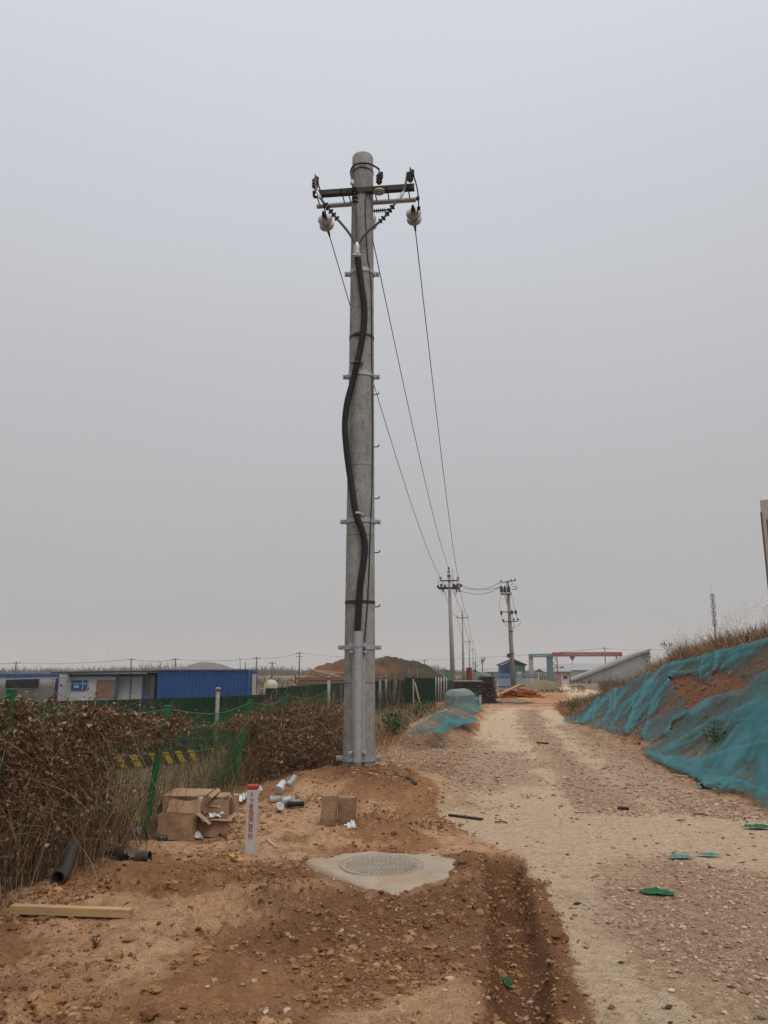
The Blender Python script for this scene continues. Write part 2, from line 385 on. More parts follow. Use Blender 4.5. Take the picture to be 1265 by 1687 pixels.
ma = nt.nodes.new('ShaderNodeMath'); ma.operation = 'MULTIPLY_ADD'; ma.inputs[1].default_value = .09; nt.links.new(nz.outputs['Fac'], ma.inputs[0])
ms = nt.nodes.new('ShaderNodeMath'); ms.operation = 'SUBTRACT'; ms.inputs[1].default_value = .045; nt.links.new(sep.outputs[2], ms.inputs[0]); nt.links.new(ms.outputs[0], ma.inputs[2])
rp = nt.nodes.new('ShaderNodeValToRGB'); nt.links.new(ma.outputs[0], rp.inputs[0]); e = rp.color_ramp.elements
SKY = [(0, lin(176, 174, 174)), (.10, lin(180, 179, 180)), (.22, lin(186, 186, 189)), (.40, lin(197, 198, 203)), (.58, lin(208, 212, 219)), (.77, lin(223, 226, 233)), (.86, (1.6, 1.6, 1.61, 1)), (1, (2.5, 2.47, 2.44, 1))]
while len(e) < len(SKY): e.new(.5)
for q, (p, c) in zip(e, SKY): q.position = p; q.color = c
b2 = nt.nodes.new('ShaderNodeBackground'); nt.links.new(rp.outputs[0], b2.inputs[0]); b2.inputs[1].default_value = 1.0
mx = nt.nodes.new('ShaderNodeMixShader'); mx.inputs[0].default_value = .94; nt.links.new(b1.outputs[0], mx.inputs[1]); nt.links.new(b2.outputs[0], mx.inputs[2])
wo = nt.nodes.new('ShaderNodeOutputWorld'); nt.links.new(mx.outputs[0], wo.inputs[0])
sl = bpy.data.lights.new('sun', 'SUN'); sl.energy = 1.5; sl.angle = R(35); sl.color = (1, .95, .88)
so = bpy.data.objects.new('sun', sl); COL.objects.link(so)
dv = Vector((math.sin(SUN_AZ)*math.cos(SUN_EL), math.cos(SUN_AZ)*math.cos(SUN_EL), math.sin(SUN_EL)))
so.rotation_euler = dv.to_track_quat('Z', 'Y').to_euler(); so.location = (0, 0, 40)
S.view_settings.view_transform = 'Standard'; S.view_settings.look = 'None'; S.view_settings.exposure = 0; S.view_settings.gamma = 1
HZ = 0.0006
if HZ:
    k = N('haze_air'); v = k.n('VolumePrincipled'); v.inputs['Color'].default_value = (.9, .9, .9, 1); v.inputs['Density'].default_value = HZ; v.inputs['Anisotropy'].default_value = .3
    k.lk(v.outputs[0], k.out.inputs['Volume'])
    tag(MB().box((0, 600, 24), (3000, 3200, 56)).build('haze', k.m), kind='stuff')
S.cycles.volume_bounces = 1; S.cycles.transparent_max_bounces = 24; S.cycles.max_bounces = 6
# ------------------------------------------------------------------ ground sheet
xs = [0.0]
while xs[-1] < 1400: xs.append(xs[-1]+max(.026, (xs[-1]-4.2)*.05))
xs = np.array(sorted(set([-x for x in xs]+xs))); 
ys = [3.4]
while ys[-1] < 2100: ys.append(ys[-1]+max(.02, .0042*ys[-1]**1.12))
yb = [3.4]
while yb[-1] > -900: yb.append(yb[-1]-max(.15, (3.4-yb[-1])*.25))
ys = np.array(sorted(set(yb+ys)))
GX, GY = np.meshgrid(xs, ys); GZ = ground_z(GX, GY)
nx, ny = len(xs), len(ys)
att = {'pale': pale_mask(GX, GY)*np.clip(road_mask(GX, GY)*1.3+(GY > 38)*1., 0, 1), 'gravel': gravel_mask(GX, GY), 'grey': grey_mask(GX, GY), 'dark': dark_mask(GX, GY), 'road': road_mask(GX, GY), 'tan': tan_mask(GX, GY),
       'bank': sst(.1, .9, GX-emb_x(GY))*(GY < 60), 'far': np.maximum(sst(48, 75, GY), sst(.3, 1.8, fence_x(GY)-GX)*(GY > 3))}
k = N('bare_earth'); c = k.coord()
n1 = k.noise(c, 1.3, 8, .62); n2 = k.noise(c, 14, 8, .68); n3 = k.noise(c, 75, 5, .7); n4 = k.noise(c, 4.3, 8, .7, .4)
tn = k.math('ADD', k.attr('tan'), k.math('MULTIPLY', k.math('SUBTRACT', n4, .5), 1.5)); soil = k.mix(k.ramp(tn, [(.05, 0.), (.95, 1.)]), (.345, .175, .084, 1), (.54, .325, .185, 1))
soil = k.mix(k.ramp(n4, [(.5, 0.), (.68, .85)]), soil, (.20, .093, .043, 1))
soil = k.mix(k.math('MULTIPLY', k.attr('dark'), k.ramp(n2, [(.25, .6), (.6, 1.)])), soil, (.15, .068, .032, 1))
road = k.mix(k.ramp(n2, [(.35, 0.), (.65, 1.)]), (.42, .28, .17, 1), (.51, .36, .23, 1))
def edge(a, amt): return k.ramp(k.math('ADD', a, k.math('MULTIPLY', k.math('SUBTRACT', n2, .5), amt)), [(.3, 0.), (.62, 1.)])
pale = k.mix(k.ramp(n4, [(.3, 0.), (.7, 1.)]), (.53, .38, .25, 1), (.61, .46, .315, 1))
vor = k.n('TexVoronoi', i_Vector=c, i_Scale=38, i_Randomness=1); vc = vor.outputs['Color']; vd = vor.outputs['Distance']
grav = k.mix(k.ramp(k.n('SeparateColor', i_Color=vc).outputs[0], [(0, 0.), (1, 1.)]), (.37, .235, .145, 1), (.57, .415, .285, 1))
grav = k.mix(k.ramp(n4, [(.4, 0.), (.6, 1.)]), grav, k.mix(.6, grav, (.2, .125, .085, 1)))
col = k.mix(edge(k.attr('road'), 1.2), soil, road)
col = k.mix(edge(k.attr('pale'), 1.7), col, pale)
col = k.mix(edge(k.attr('grey'), 1.0), col, k.mix(n4, (.43, .325, .225, 1), (.5, .39, .28, 1)))
col = k.mix(k.math('MULTIPLY', edge(k.attr('gravel'), 2.2), .6), col, grav)
bank = k.mix(k.ramp(n4, [(.35, 0.), (.65, 1.)]), (.24, .105, .055, 1), (.14, .07, .04, 1))
col = k.mix(k.attr('bank'), col, bank)
farc = k.mix(k.ramp(k.noise(c, .16, 8, .7), [(.38, 0.), (.62, 1.)]), (.32, .225, .13, 1), (.13, .105, .06, 1))
farc = k.mix(k.ramp(n2, [(.3, .35), (.65, 0.)]), farc, (.06, .045, .03, 1))
col = k.mix(k.math('MULTIPLY', k.attr('far'), k.math('SUBTRACT', 1., edge(k.attr('pale'), .5))), col, farc)
n5 = k.noise(c, 230, 3, .6); col = k.mix(.5, col, k.ramp(n2, [(.34, .5), (.60, 1.12)]), 'MULTIPLY'); col = k.mix(.8, col, k.ramp(n3, [(.30, .42), (.62, 1.2)]), 'MULTIPLY'); col = k.mix(.6, col, k.ramp(n5, [(.3, .5), (.65, 1.15)]), 'MULTIPLY')
hh = k.math('ADD', k.math('MULTIPLY', n3, .5), k.math('ADD', n2, k.math('MULTIPLY', vd, k.math('MULTIPLY', k.attr('gravel'), -.8))))
M['earth'] = k.done(k.bsdf(col, .95, 0, k.bump(hh, 1., .045), .12))
idx = np.arange(nx*ny).reshape(ny, nx)
F = np.stack([idx[:-1, :-1], idx[:-1, 1:], idx[1:, 1:], idx[1:, :-1]], -1).reshape(-1, 4)
V = np.stack([GX, GY, GZ], -1).reshape(-1, 3)
fc = V[F].mean(1)
roadf = ((road_mask(fc[:, 0], fc[:, 1]) > .5) & (fc[:, 1] > -2) & (fc[:, 1] < 45)) | ((seg_d(fc[:, 0], fc[:, 1], FAR) < 1.6) & (fc[:, 1] > 36) & (fc[:, 0] < emb_x(fc[:, 1])))
bankf = ((fc[:, 0]-emb_x(fc[:, 1]) > .15) & (fc[:, 1] < 60) & (fc[:, 1] > -30) & (fc[:, 0] < 60)) & ~roadf
for nm, sel in (('dirt_road', roadf), ('embankment', bankf), ('ground', ~roadf & ~bankf)):
    f = F[sel]; u, inv = np.unique(f, return_inverse=True)
    tag(np_mesh(nm, V[u], inv.reshape(-1, 4), M['earth'], smooth=True, attrs={a: np.asarray(v, float).reshape(-1)[u] for a, v in att.items()}), kind='structure')
# ------------------------------------------------------------------ scatter tools
import bmesh
def ico(sub):
    bm = bmesh.new(); bmesh.ops.create_icosphere(bm, subdivisions=sub, radius=1)
    v = np.array([q.co[:] for q in bm.verts]); f = np.array([[q.index for q in p.verts] for p in bm.faces]); bm.free(); return v, f
def rocks(name, P, size, mat, sub=1, flat=.6, sink=.25, rough=.35):
    bv, bf = ico(sub); n = len(P)
    shp = 1+rough*(rng.random((n, len(bv)))-.5)*2
    sc = np.stack([.75+.6*rng.random(n), .75+.6*rng.random(n), flat*(.6+.7*rng.random(n))], -1)
    v = bv[None]*shp[..., None]*sc[:, None]*size[:, None, None]
    a = rng.random(n)*2*PI; ca, sa = np.cos(a)[:, None], np.sin(a)[:, None]
    v = np.stack([v[..., 0]*ca-v[..., 1]*sa, v[..., 0]*sa+v[..., 1]*ca, v[..., 2]], -1)
    z = ground_z(P[:, 0], P[:, 1])+size*flat*(1-2*sink)*.5
    v = v+np.stack([P[:, 0], P[:, 1], z], -1)[:, None]
    f = (bf[None]+(np.arange(n)*len(bv))[:, None, None]).reshape(-1, 3)
    return np_mesh(name, v.reshape(-1, 3), f, mat)
def sample(n, x0, x1, y0, y1, prob, ypow=1.6):
    out = []
    while sum(map(len, out)) < n:
        m = n*3; Y = y0+(y1-y0)*rng.random(m)**ypow; X = x0+(x1-x0)*rng.random(m)
        px, py, ww = proj(X, Y, 0); ok = (px > -80) & (px < 1345) & (rng.random(m) < prob(X, Y))
        out.append(np.stack([X[ok], Y[ok]], -1))
    return np.concatenate(out)[:n]
def dens(X, Y): return np.clip(.06+.95*gravel_mask(X, Y)+.12*road_mask(X, Y)-.2*pale_mask(X, Y), 0.02, 1)*(X < emb_x(Y)+.2)*(X > fence_x(Y))
GR = [(0, (.20, .11, .07, 1)), (.3, (.32, .20, .135, 1)), (.6, (.40, .275, .195, 1)), (.85, (.45, .33, .245, 1)), (.94, (.24, .19, .155, 1)), (1, (.5, .42, .34, 1))]
M['gravel'] = island('mixed_rubble_stone', GR, .95, .1)
CL = [(0, (.13, .06, .029, 1)), (.55, (.225, .115, .055, 1)), (.92, (.31, .175, .09, 1)), (1, (.36, .22, .125, 1))]
M['clod'] = island('dry_earth_clod', CL, .98, .08)
P = sample(9000, -1, 6, 3.6, 11, dens, 1.2); tag(rocks('gravel', P, .004+.016*rng.random(len(P))**4, M['gravel']), kind='stuff')
P = sample(9000, -1, 9, 9, 38, dens, 1.5); tag(rocks('gravel', P, .007+.03*rng.random(len(P))**4, M['gravel']), kind='stuff')
def cdens(X, Y): return np.clip(soil_mask(X, Y)*(.04+.6*dark_mask(X, Y)+1.*sst(.02, .2, fbm(X*1.3, Y*1.3, 4, 111))), 0, 1)*(X > fence_x(Y)-.3)*(X < emb_x(Y))*(np.hypot(X+.02, Y-6.85) > .62)
P = sample(24000, -4, 2.2, 3.7, 15, cdens, 1.3); tag(rocks('loose_earth', P, .004+.017*rng.random(len(P))**5, M['clod'], 1, .85, .4, .5), kind='stuff')
P = sample(700, -1, 6, 4, 26, lambda X, Y: road_mask(X, Y)*1., 1.3); tag(rocks('dark_chips', P, .006+.02*rng.random(len(P))**3, island('dark_chip', [(0, (.03, .022, .018, 1)), (1, (.10, .07, .05, 1))], .9, .1), 1, .4, .3, .5), kind='stuff')
P = sample(300, -3.4, 1.3, 3.8, 9, cdens, 1.2); tag(rocks('loose_earth', P, .014+.026*rng.random(len(P))**3, M['clod'], 2, .8, .42, .42), kind='stuff')
def bankd(X, Y): return (X > emb_x(Y)+.1)*(X < emb_x(Y)+3.2)*1.
P = sample(2500, 4, 14, 8, 36, bankd, 1.2); tag(rocks('loose_earth', P, .012+.04*rng.random(len(P))**3, island('red_earth_clod', [(0, (.12, .055, .03, 1)), (1, (.27, .13, .07, 1))], .95, .1), 1, .8, .3), kind='stuff')
# strips (stems, straw, grass) and leaves as thin curved ribbons
def strips(P0, D0, L, wd, segs=5, droop=0., wander=.25, taper=.3):
    n = len(P0); p = P0.copy(); d = D0/np.linalg.norm(D0, axis=1, keepdims=True); L = np.broadcast_to(L, (n,)); wd = np.broadcast_to(wd, (n,))
    side = np.cross(d, rng.normal(size=(n, 3))); side /= np.linalg.norm(side, axis=1, keepdims=True)
    rows = []
    for i in range(segs+1):
        ww = wd*(1-(1-taper)*i/segs)
        rows.append(p-side*ww[:, None]/2); rows.append(p+side*ww[:, None]/2)
        d = d+rng.normal(size=(n, 3))*wander; d[:, 2] -= droop; d /= np.linalg.norm(d, axis=1, keepdims=True)
        p = p+d*(L/segs)[:, None]
        side = side+rng.normal(size=(n, 3))*.3; side -= d*(side*d).sum(1, keepdims=True); side /= np.linalg.norm(side, axis=1, keepdims=True)
    V = np.stack(rows, 1); k = 2*(segs+1)
    f = np.array([[2*i, 2*i+1, 2*i+3, 2*i+2] for i in range(segs)])
    return V.reshape(-1, 3), (f[None]+(np.arange(n)*k)[:, None, None]).reshape(-1, 4)
def leaves(P, size, hang=.6):
    n = len(P); d = rng.normal(size=(n, 3)); d[:, 2] -= hang; d /= np.linalg.norm(d, axis=1, keepdims=True)
    s = np.cross(d, rng.normal(size=(n, 3))); s /= np.linalg.norm(s, axis=1, keepdims=True); u = np.cross(d, s)
    L = size[:, None]; wd = L*(.22+.3*rng.random((n, 1))); cu = L*(.1+.5*rng.random((n, 1)))
    b = P-d*L/2; t = P+d*L/2+u*cu*.6; m = P+u*cu*.35
    V = np.stack([b, m-s*wd+u*cu*.3, t, m+s*wd+u*cu*.3, m], 1)
    f = np.array([[0, 1, 4], [1, 2, 4], [2, 3, 4], [3, 0, 4]])
    return V.reshape(-1, 3), (f[None]+(np.arange(n)*5)[:, None, None]).reshape(-1, 3)
def tri(F4): return np.concatenate([F4[:, [0, 1, 2]], F4[:, [0, 2, 3]]])
def join(*vf):
    V = []; F = []; b = 0
    for v, f in vf:
        F.append((tri(f) if f.shape[1] == 4 else f)+b); V.append(v); b += len(v)
    return np.concatenate(V), np.concatenate(F)
M['straw'] = island('dry_straw', [(0, (.12, .07, .04, 1)), (.5, (.26, .17, .095, 1)), (1, (.42, .31, .19, 1))], .9, .1)
n = 900; P = sample(n, -3.2, 5, 3.8, 14, lambda X, Y: (.3+.7*soil_mask(X, Y))*(X > fence_x(Y))*(X < emb_x(Y)), 1.1)
p3 = np.column_stack([P, ground_z(P[:, 0], P[:, 1])+.012]); d3 = rng.normal(size=(n, 3)); d3[:, 2] *= .12
tag(np_mesh('dry_straw', *strips(p3, d3, .03+.14*rng.random(n)**2, .003+.003*rng.random(n), 4, 0, .12), M['straw']), kind='stuff')
# ------------------------------------------------------------------ main pole
px0, py0 = POLE; PB = gz(px0, py0)-.15; PT = A(597, 259, py0).z; PBz = .33
def pr(z): return .172+(9.85-z)*(.229-.172)/9.5
k = N('pole_concrete'); c = k.coord(); mp_ = k.n('Mapping', i_Vector=c, i_Scale=(1, 1, .35)).outputs[0]
n1 = k.noise(c, 3.2, 7, .65, .3); n2 = k.noise(c, 55, 5, .7); n3 = k.noise(c, 9, 6, .7); n4 = k.noise(mp_, 16, 5, .7)
col = k.mix(k.ramp(n1, [(.35, 0.), (.65, 1.)]), (.285, .287, .275, 1), (.20, .20, .192, 1))
col = k.mix(k.ramp(n4, [(.52, 0.), (.68, .75)]), col, (.12, .115, .10, 1))
col = k.mix(k.ramp(n3, [(.54, 0.), (.66, .65)]), col, (.13, .125, .11, 1))
col = k.mix(k.ramp(n2, [(.56, 0.), (.68, .6)]), col, (.10, .095, .085, 1))
zz = k.n('SeparateXYZ', i_Vector=c).outputs[2]; wav = k.math('MULTIPLY', k.math('SUBTRACT', k.noise(c, 4, 3), .5), .05); zw = k.math('ADD', zz, wav)
O = POLE[0], POLE[1], PB
for rpy in (505, 765, 880, 1125):
    zr = A(595, rpy, py0-.2).z-PB
    ln = k.math('LESS_THAN', k.math('ABSOLUTE', k.math('SUBTRACT', zw, zr)), .006)
    col = k.mix(k.math('MULTIPLY', ln, .75), col, (.045, .042, .038, 1))
low = k.n('MapRange', i_Value=zz, i_1=0., i_2=1.3, i_3=.4, i_4=0.).outputs[0]
col = k.mix(k.math('MULTIPLY', low, k.ramp(n3, [(.35, 0.), (.6, 1.)])), col, (.23, .17, .11, 1))
M['polec'] = k.done(k.bsdf(col, .9, 0, k.bump(k.math('ADD', n2, n3), .35, .006), .15))
pole = thing('utility_pole', 'tall round concrete utility pole in the foreground with a black cable snaking up its front', 'utility pole', (px0, py0, PB))
zs = np.linspace(PB, PT-.03, 40)
MB().lathe([(pr(z), z) for z in zs]+[(pr(PT)-.012, PT-.006), (pr(PT)-.03, PT)], 48, (px0, py0, 0)).build('pole_body', M['polec'], pole)
def front(px, py, off):                 # point on the pole's camera side
    z = A(px, py, py0-.2).z
    for _ in range(4):
        p = A(px, py, py0-.2); dx = p.x-px0; r = pr(p.z)+off
        yy = py0-math.sqrt(max(r*r-dx*dx, .0)); p = A(px, py, yy)
    return p
AX = Vector((math.cos(R(6.6)), -math.sin(R(6.6)), 0)); LN = Vector((math.sin(R(6.6)), math.cos(R(6.6)), 0))
ZA = 9.16; C0 = Vector((px0, py0, 0))
def at(u, v, z): return C0+AX*u+LN*v+Vector((0, 0, z))
rA = pr(ZA)
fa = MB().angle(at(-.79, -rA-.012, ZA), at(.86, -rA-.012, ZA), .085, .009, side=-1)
fa.build('front_crossarm', M['dark_steel'], pole)  # front arm coloured darker than the back arm
ba = MB().angle(at(-.79, rA+.012, ZA), at(.86, rA+.012, ZA), .085, .009, side=1); ba.build('back_crossarm', M['galv'], pole)
for u in (-.32, -.215, .215, .42, .76, -.74):
    b_ = MB().tube([at(u, -rA-.05, ZA+.045), at(u, rA+.05, ZA+.045)], .010, 8)
    for v in (-rA-.035, rA+.035): b_.lathe([(.02, -.008), (.02, .008)], 6, at(u, v, ZA+.045), axisM(LN))
    b_.build('through_bolt', M['dark_steel'], pole)
# hoop clamps with bolted ears
for hpy, ear in ((440, 1), (612, 1), (855, 1), (1066, 1), (1252, 1)):
    z = A(595, hpy, py0-.23).z; r = pr(z)+.006
    b_ = MB().lathe([(r, -.032), (r+.006, -.032), (r+.006, .032), (r, .032), (r, -.032)], 40, (px0, py0, z), caps=False, smooth=False)
    for s in (-1, 1):
        for yy in (-.022, .022): b_.box((px0+s*(r+.045), py0+yy, z), (.085, .008, .062), 0, .003)
        b_.tube([(px0+s*(r+.052), py0-.055, z), (px0+s*(r+.052), py0+.05, z)], .010, 8)
        b_.lathe([(.019, -.007), (.019, .007)], 6, (px0+s*(r+.052), py0-.034, z), axisM((0, 1, 0)))
    b_.build('hoop_clamp', M['galv'], pole)
for hpy in (549, 991):
    z = A(595, hpy, py0-.22).z; r = pr(z)+.003
    b_ = MB().lathe([(r, -.022), (r+.003, -.022), (r+.003, .022), (r, .022)], 40, (px0, py0, z), caps=False, smooth=False)
    b_.box((px0-.06, py0-r-.014, z), (.085, .03, .05), 0, .004).tube([(px0-.115, py0-r-.018, z), (px0-.005, py0-r-.018, z)], .008, 6)
    b_.build('strap', M['dark_steel'], pole)
z = A(596, 276, py0-.17).z; r = pr(z)+.004
MB().lathe([(r, -.008), (r+.005, -.008), (r+.005, .008), (r, .008)], 40, (px0, py0, z), caps=False).build('strap', M['dark_steel'], pole)
# corrugated cable conduit
cp = [(589, 426), (592, 447), (596, 475), (600, 505), (599.5, 535), (595, 566), (588, 598), (580, 632), (572, 664), (568.5, 700), (571, 740), (577, 788), (586, 845), (595, 870), (601, 896), (599, 926), (594, 958), (591, 1000), (588.5, 1042)]
offs = {598: .055, 845: .055}
pts = crv([front(x, y, .056) if not 620 < y < 780 else (lambda p: Vector((p.x, py0-pr(p.z)*.80-.05, p.z)))(front(max(x, 578), y, .056))+Vector(((x-max(x, 578))*.0095, 0, 0)) for x, y in cp], 46)
acc = 0; rad = []
for i, p in enumerate(pts):
    if i: acc += (p-pts[i-1]).length
    rad.append(.047+.004*math.cos(acc/.026*2*PI))
MB().tube(pts, rad, 14).build('cable_conduit', M['rubber'], pole)
for hx, hy in ((588, 598), (589, 846)):
    p = front(hx, hy, .056)
    b_ = MB().lathe([(.047, -.018), (.052, -.018), (.052, .018), (.047, .018)], 18, p, caps=False)
    b_.box(p+Vector((.07, .02, 0)), (.05, .02, .03)).box(p+Vector((-.07, .02, 0)), (.05, .02, .03)).build('conduit_clip', GALV if hy > 700 else M['dark_steel'], pole)
# galvanized protective pipe at the foot
zt = front(589, 1040, .075).z; zb = A(590, 1272, py0-.30).z
xg = px0-.012; yg = py0-pr(.6)-.068
prof = [(.062, zb), (.062, zt)]
g_ = MB().lathe([(.062, zb+.12), (.062, zt)], 24, (xg, yg, 0), caps=False)
g_.lathe([(.062, zt), (.055, zt)], 24, (xg, yg, 0), caps=False)
g_.lathe([(.012, zb-.05), (.04, zb+.03), (.061, zb+.125)], 14, (xg, yg, 0), caps=False)
g_.box((xg+.078, yg+.035, (zt+zb)/2-.1), (.05, .008, zt-zb-.45)).box((xg-.07, yg+.045, (zt+zb)/2-.1), (.03, .008, zt-zb-.45))
for zc_, o in ((A(0, 1074, py0-.3).z, 1), (A(0, 1240, py0-.3).z, 1)):
    for s in (-1, 1): g_.box((xg+s*.098, yg-.0, zc_), (.05, .05, .03), 0, .005).lathe([(.014, -.012), (.014, .012)], 6, (xg+s*.1, yg-.035, zc_), axisM((0, 1, 0)))
g_.build('cable_guard', M['galv'], pole)
for hy in (1062, 1252):
    z = A(0, hy, py0-.3).z
    MB().lathe([(.064, -.028), (.070, -.028), (.070, .028), (.064, .028)], 24, (xg, yg, z), caps=False, smooth=False).box((xg+.1, yg+.03, z), (.07, .012, .056)).box((xg-.1, yg+.03, z), (.07, .012, .056)).build('pipe_clip', M['galv'], pole)
# thin earth wire and its end clip, step bolts
wpts = [(603.5, 318), (601.5, 345), (603, 378), (605, 420), (608, 440), (611.5, 480), (612.5, 600), (613.5, 700), (613, 800), (610, 870), (608, 940), (605, 1000), (600, 1068), (599.5, 1112)]
MB().tube(crv([front(x, y, .010) for x, y in wpts], 8), .009, 6).build('earth_wire', M['blackwire'], pole)
p = front(599.5, 1117, .012); MB().box(p, (.04, .03, .06), 0, .006).build('wire_clip', M['galv'], pole)
for sp in (651, 737, 822, 911, 1000):
    z = A(618, sp, py0).z; r = pr(z)
    MB().tube(crv([(px0+r-.03, py0-.02, z), (px0+r+.045, py0-.03, z+.002), (px0+r+.068, py0-.03, z+.012), (px0+r+.074, py0-.03, z+.038)], 5), .0085, 7).build('step_bolt', M['dark_steel'], pole)
k_ = front(611, 1052, .002); k2 = front(612, 1080, .002)
# cable terminations
root = front(588, 408, .07)
b_ = MB().lathe([(.046, -.20), (.050, -.12), (.044, -.06), (.052, -.02), (.04, .04), (.03, .07)], 16, root+Vector((0, 0, .02)))
b_.box(root+Vector((.0, -.02, -.14)), (.14, .05, .03), .2, .008).build('breakout_boot', M['foil'], pole)
def termination(path, sheds, n=6):
    ps = crv(path, 14); b = MB().tube(ps, [.021 if i < len(ps)*.8 else .017 for i in range(len(ps))], 10)
    o = b.build('cable_termination', M['greycable'], pole)
    s_ = MB(); m = len(ps)
    for j in range(n):
        i = int(m*(sheds[0]+(sheds[1]-sheds[0])*j/(n-1))); d = ps[min(i+1, m-1)]-ps[i-1]
        s_.lathe([(.020, -.012), (.047, -.004), (.049, 0), (.022, .010)], 14, ps[i], axisM(d))
    s_.build('rain_shed', M['rubber'], o)
    t_ = MB(); i = int(m*(sheds[1]+.10))
    for j in range(i, min(i+10, m-1), 2):
        t_.box(ps[j]+Vector((random.uniform(-.03, .03), random.uniform(-.03, .03), 0)), (.05, .008, .03), Matrix.Rotation(random.uniform(-1, 1), 3, 'Y') @ Matrix.Rotation(random.uniform(0, 3), 3, 'Z'))
    t_.tube(ps[i:min(i+10, m)], .024, 8); t_.build('tape_wrap', M['foil'], o)
yF = py0-rA-.10
termination([root+Vector((-.015, 0, .05)), A(572, 380, yF-.02), A(548, 352, yF-.05), A(529, 328, yF-.05), A(521, 312, yF-.02), A(519, 294, yF)], (.34, .52), 5)
termination([root+Vector((0, 0, .06)), A(587, 370, yF), A(585.5, 340, yF-.06), A(584, 318, yF-.06), A(581, 304, yF-.05), A(580, 296, yF)], (.46, .68), 5)
termination([root+Vector((.015, 0, .05)), A(606, 381, yF-.02), A(630, 361, yF-.05), A(650, 336, yF-.05), A(665, 315, yF-.02), A(671, 284, yF)], (.38, .55), 5)
# surge arresters on the front arm
def arrester(u, tilt=0):
    b0 = at(u, -rA-.05, ZA+.085)
    a_ = MB().lathe([(.018, 0), (.03, .01), (.03, .03), (.052, .04), (.052, .05), (.033, .06), (.033, .08), (.052, .09), (.052, .10), (.033, .11), (.033, .135), (.05, .145), (.05, .155), (.028, .17), (.02, .2), (.012, .22), (.012, .26)], 18, b0)
    o = a_.build('surge_arrester', M['arrester'], pole)
    return b0, o
bL, oL = arrester(-.745); bC, oC = arrester(.30); bR, oR = arrester(.80)
MB().lathe([(.03, .02), (.03, 0), (.085, -.02), (.09, -.045), (.06, -.055), (.03, -.05), (.02, -.09), (.012, -.09)], 22, bC+Vector((0, 0, -.095))).build('insulator_base', M['porcelain'], oC)
for o, b0 in ((oL, bL), (oR, bR), (oC, bC)):
    MB().box(b0+Vector((.035, -.03, .14)), (.05, .05, .12), .4, .012).tube([b0+Vector((.02, 0, .2)), b0+Vector((.04, -.02, .15)), b0+Vector((.03, -.02, .06))], .014, 8).build('clamp_cover', M['rubber'], o)
# jumper looping round the pole top
zt1 = A(596, 272, py0-.18).z
jp = [A(580, 297, yF), Vector((px0-pr(9.6)-.02, py0-.06, A(579, 287, py0).z)), Vector((px0-.13, py0-pr(9.7)-.02, zt1-.01)), Vector((px0, py0-pr(9.7)-.03, zt1+.02)), Vector((px0+.13, py0-pr(9.7)-.06, zt1-.02)), A(622, 277, yF), bC+Vector((0, 0, .26))]
MB().tube(crv(jp, 10), .016, 8).build('jumper_cable', M['blackwire'], pole)
# strain insulators and tails
def strain(p, u):
    d = (LN*1+Vector((0, 0, -.16))).normalized(); Mx = axisM(d); q = Vector(p)
    o = MB().tube([q, q+d*.10], .014, 8).box(q+d*.05, (.05, .05, .05), Mx, .01).lathe([(.035, 0), (.042, .03), (.03, .06)], 12, q+d*.08, Mx).build('strain_insulator', M['dark_steel'], pole)
    for j in (0, .145):
        MB().lathe([(.03, 0), (.045, .005), (.05, .04), (.105, .055), (.127, .075), (.124, .085), (.10, .078), (.085, .09), (.07, .078), (.05, .09), (.025, .08)], 28, q+d*(.12+j), Mx).build('porcelain_disc', M['porcelain'], o)
    e_ = q+d*.40
    MB().tube([e_-d*.05, e_+d*.10, e_+d*.22], [.026, .024, .014], 10).build('wire_clamp', M['rubber'], o)
    return e_+d*.2
zI = ZA-.02
eL = strain(at(-.70, rA+.06, zI), -1); eR = strain(at(.80, rA+.06, zI), 1); eC = strain(at(.04, rA+.10, zI-.02), 0)
s_ = MB()
for j in range(6):
    q = at(.16+.035*j, rA+.10, zI-.035); s_.lathe([(.016, -.01), (.04, -.003), (.04, .003), (.016, .01)], 12, q, axisM(AX))
s_.tube([at(.10, rA+.1, zI-.035), at(.40, rA+.1, zI-.03)], .014, 8).build('side_insulator', M['rubber'], pole)
MB().tube(crv([bL+Vector((0, 0, .26)), at(-.70, -rA+.0, ZA+.2), at(-.665, 0, ZA+.05), at(-.66, .25, ZA-.06), eL-LN*.1], 8), .011, 7).build('jumper_cable', M['blackwire'], pole)
MB().tube(crv([bR+Vector((0, 0, .26)), at(.86, -rA+.05, ZA+.22), at(.90, 0, ZA+.08), at(.90, .22, ZA-.02), at(.87, .35, ZA-.08), eR-LN*.02], 8), .011, 7).build('jumper_cable', M['blackwire'], pole)
for t_ in (.10, .30): MB().box(at(.895, t_, ZA+.03-t_*.25), (.05, .06, .07), .3, .015).build('cable_joint', M['rubber'], pole)
sp_ = MB()
for (x, y, s) in ((611.5, 1054, .07), (613, 1076, .06)):
    pass
